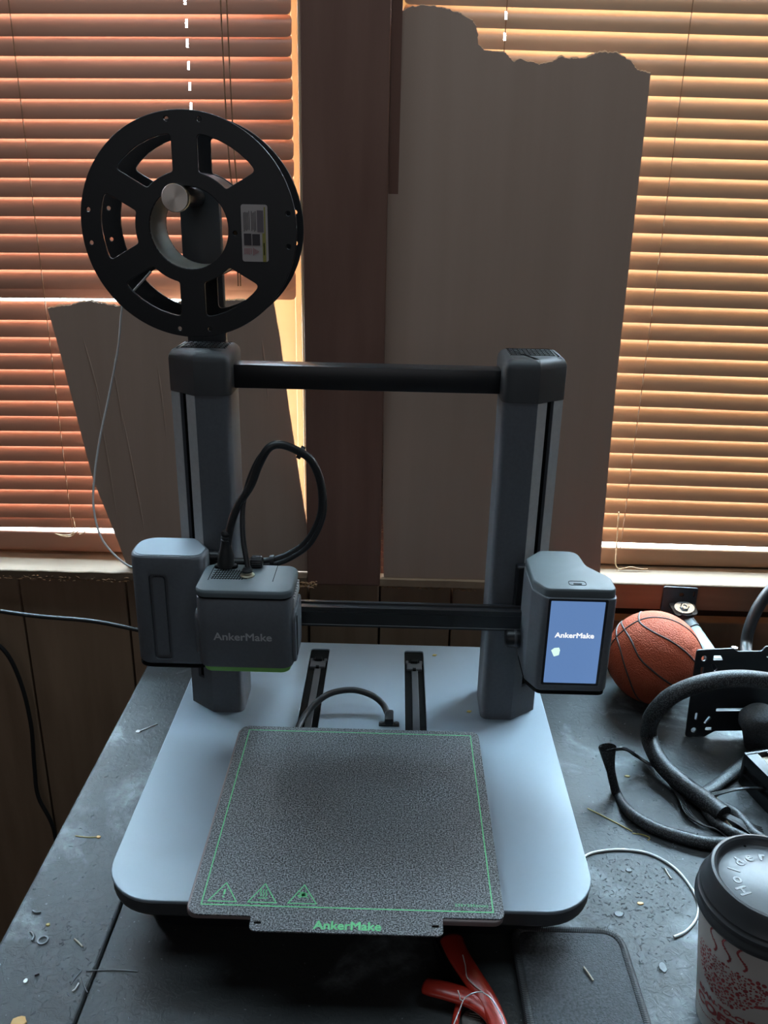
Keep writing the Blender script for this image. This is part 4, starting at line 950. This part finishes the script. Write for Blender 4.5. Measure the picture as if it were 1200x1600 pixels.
child('handle', tube([onz(722, 1556, .006), onz(716, 1575, .0055), onz(711, 1600, .005), onz(706, 1630, .005)], .0030, 6, 10), 'red', PL)
wh = [[(723, 1492), (727, 1508), (730, 1527), (742, 1540), (753, 1549)], [(755, 1550), (742, 1551), (731, 1556), (724, 1563), (718, 1578), (709, 1600)], [(755, 1551), (766, 1559), (775, 1572), (786, 1592), (792, 1608)], [(715, 1547), (718, 1555), (719, 1562), (722, 1563)]]
lbw = ['pale string lying over the upper red plier handle', 'pale string crossing the middle of the red pliers', 'pale string along the lower red plier handle', 'short pale string end left of the red pliers']
for w_, l_ in zip(wh, lbw):
    zz = .024
    o = link('string_scrap', tube([onz(x, y, zz-.0085*i/len(w_)) for i, (x, y) in enumerate(w_)], .0005, 6, 6), 'white', PL); o.location = -PL.location; o.name = 'string_scrap'
cn = onz(741, 1594, .002)
CO = thing('ridged_coin', 'small silvery ridged coin lying beside the red pliers', 'coin', (cn.x, cn.y, 0)); CO.rotation_euler = (0, 0, .3)
cm = lathe([(0, .0002), (.0098, .0002), (.0102, .0006), (.0102, .0016), (.0096, .0019), (.0090, .0017), (0, .0017)], 40)
link('coin_body', cm, 'coin', CO)
link('coin_relief', join(*[xf(box(-.006+rnd.uniform(0, .002), .006-rnd.uniform(0, .002), -.00045, .00045, .0016, .0021), Matrix.Rotation(-.5, 4, 'Z') @ T(0, -.006+i*.002, 0)) for i in range(7)]), 'coin', CO)

# ------------------------------------------------------------------ loose filament and crumbs on the table
arc = [onz(905, 1352, .0012), onz(917, 1336, .0012), onz(945, 1329, .0012), onz(980, 1328, .0012), onz(1018, 1335, .0012), onz(1055, 1357, .0012), onz(1082, 1390, .0012), onz(1091, 1415, .0012), onz(1087, 1437, .0012), onz(1072, 1455, .0012), onz(1053, 1464, .0012)]
tag(link('filament_offcut', tube(arc, .0013, 8, 8), 'white'), 'curved white filament offcut lying between the printer and the cup', 'filament')
def crumb_tube(px, r, m, name, label, cat='scrap', z=None):
    o = link(name, tube([onz(x, y, z or r) for x, y in px], r, 4, 6), m); tag(o, label, cat)
def crumb_flat(x, y, rx, ry, m, name, label, cat='scrap', z=.0003, rot=0):
    p = onz(x, y, z); n = 12; rr = random.Random(int(x*7+y))
    me = prism([(p.x+rx*(.8+.35*rr.random())*math.cos(t+rot), p.y+ry*(.8+.35*rr.random())*math.sin(t+rot)) for t in [2*PI*i/n for i in range(n)]], z-.0002, z+.0009, .0003, 0, 1)
    o = link(name, me, m); tag(o, label, cat)
crumb_tube([(918, 1263), (950, 1279), (988, 1299)], .0006, 'strand', 'yellow_strand', 'long straight yellow strand on the table right of the printer')
crumb_tube([(988, 1302), (1003, 1304), (1015, 1309), (1012, 1313)], .0005, 'strand', 'curled_strand', 'curled yellow strand end above the white filament offcut')
crumb_tube([(1039, 1357), (1044, 1366), (1049, 1373)], .0009, 'straw', 'wood_sliver', 'small wood sliver inside the curve of the white offcut')
crumb_flat(1000, 1412, .0030, .0018, 'orange', 'orange_chip', 'tiny orange chip inside the curve of the white offcut')
crumb_flat(967, 1429, .0045, .0034, 'flake', 'clear_flake', 'small clear flake near the case top corner', rot=.6)
crumb_flat(1036, 1512, .0034, .0050, 'flake', 'clear_flake', 'clear flake between the case and the coffee cup', rot=.3)
crumb_flat(982, 1360, .0030, .0026, 'flake', 'clear_flake', 'small clear flake just below the top of the white offcut')
crumb_flat(30, 1597, .0062, .0050, 'orange', 'orange_disc', 'orange yellow plastic disc at the lower left table corner', 'disc')
crumb_tube([(912, 1511), (918, 1519), (927, 1532)], .0009, 'straw', 'straw_scrap', 'pale straw scrap on top of the black fabric case', z=.0128)
crumb_tube([(218, 1142), (232, 1137), (246, 1131)], .0007, 'white', 'white_pin', 'thin white pin on the table left of the printer')
crumb_flat(216, 1143, .0030, .0026, 'white', 'white_crumb', 'white crumb at the end of the white pin')
crumb_tube([(118, 1306), (135, 1308), (152, 1308)], .0005, 'strand', 'yellow_strand', 'thin yellow strand on the left table leaf')
crumb_flat(154, 1308, .0022, .0018, 'orange', 'orange_crumb', 'tiny orange crumb at the end of the strand on the left leaf')
crumb_tube([(48, 1456), (53, 1463), (50, 1470)], .0011, 'flake', 'curved_scrap', 'curved pale scrap near the left table edge beside a ring')
rp = onz(67, 1469, .0007); o = link('plastic_ring', xf(lathe([(.0034, -.0006), (.0048, -.0006), (.0048, .0006), (.0034, .0006)], 20, 'Z', True), T(rp.x, rp.y, .0007)), 'flake'); tag(o, 'small pale plastic ring near the left table edge', 'ring')
crumb_tube([(51, 1423), (56, 1426), (64, 1425)], .0010, 'flake', 'grey_scrap', 'small grey scrap near the left table edge above the ring')
crumb_tube([(116, 1467), (123, 1473), (129, 1479)], .0008, 'straw', 'straw_scrap', 'straw scrap in the middle of the left table leaf')
crumb_tube([(135, 1517), (160, 1516), (190, 1516), (215, 1518)], .0005, 'flake', 'string_scrap', 'pale string lying across the table seam')
crumb_tube([(123, 1536), (118, 1545), (113, 1549)], .0008, 'white', 'white_scrap', 'white bent scrap left of the table seam')
crumb_tube([(127, 1527), (131, 1540), (137, 1551)], .0004, 'flake', 'thin_scrap', 'thin pale scrap touching the table seam on its left')
crumb_tube([(111, 1538), (119, 1526), (127, 1517), (121, 1513)], .0005, 'flake', 'forked_scrap', 'thin forked pale scrap above the white bent scrap')
crumb_flat(40, 1533, .0018, .0026, 'white', 'white_crumb', 'white crumb on the left leaf below the ring')
crumb_flat(75, 1445, .0020, .0017, 'strand', 'yellow_crumb', 'yellow crumb on the left leaf above the ring')
crumb_flat(980, 1213, .0030, .0018, 'strand', 'yellow_crumb', 'yellow crumb on the table between the sleeves')
crumb_tube([(54, 1524), (61, 1521)], .0010, 'ink', 'black_crumb', 'black crumb on the left table leaf')
for x, y, lb_ in ((679, 1024, 'yellow chip on the printer base right of the slot'), (733, 1112, 'yellow chip on the printer base near the sheet back corner')):
    p = onz(x, y, .0604); o = link('yellow_chip', prism([(p.x-.003, p.y-.001), (p.x+.001, p.y-.002), (p.x+.003, p.y+.001), (p.x-.001, p.y+.002)], .0602, .0612), 'strand'); tag(o, lb_, 'scrap')

# fine crumbs and plastic shavings, too many to count
bm = bmesh.new()
def crumb(x, y, L_, w_, a, curl):
    p = onz(x, y, .0004); vs = []
    for t in (-1, 0, 1):
        q = Vector((p.x+math.cos(a)*L_*t-math.sin(a)*curl*(1-t*t), p.y+math.sin(a)*L_*t+math.cos(a)*curl*(1-t*t), .0002)); n = Vector((-math.sin(a), math.cos(a), 0))*w_
        vs.append((bm.verts.new(q-n), bm.verts.new(q+Vector((0, 0, w_*1.4))), bm.verts.new(q+n)))
    for A, B_ in zip(vs, vs[1:]):
        for j in (0, 1): bm.faces.new((A[j], A[j+1], B_[j+1], B_[j]))
for i in range(620):
    k = rnd.random()
    if k < .62: x, y = rnd.gauss(985, 52), rnd.gauss(1400, 62)
    elif k < .75: x, y = rnd.uniform(905, 1085), rnd.uniform(1130, 1330)
    elif k < .9: x, y = rnd.gauss(130, 50), rnd.gauss(1500, 60)
    else: x, y = rnd.uniform(70, 230), rnd.uniform(1150, 1450)
    p = onz(x, y, 0)
    if p.x < -.30 or (-.215 < p.x < .216 and p.y > -.10) or (.138 < p.x < .25 and p.y < -.06): continue
    crumb(x, y, rnd.uniform(.0005, .0022), rnd.uniform(.00015, .0004), rnd.uniform(0, PI), rnd.uniform(-.001, .001))
o = link('plastic_shavings', tomesh(bm, 'shavings'), 'flake'); o['kind'] = 'stuff'; tag(o, 'fine plastic shavings scattered over the black table', 'shavings')
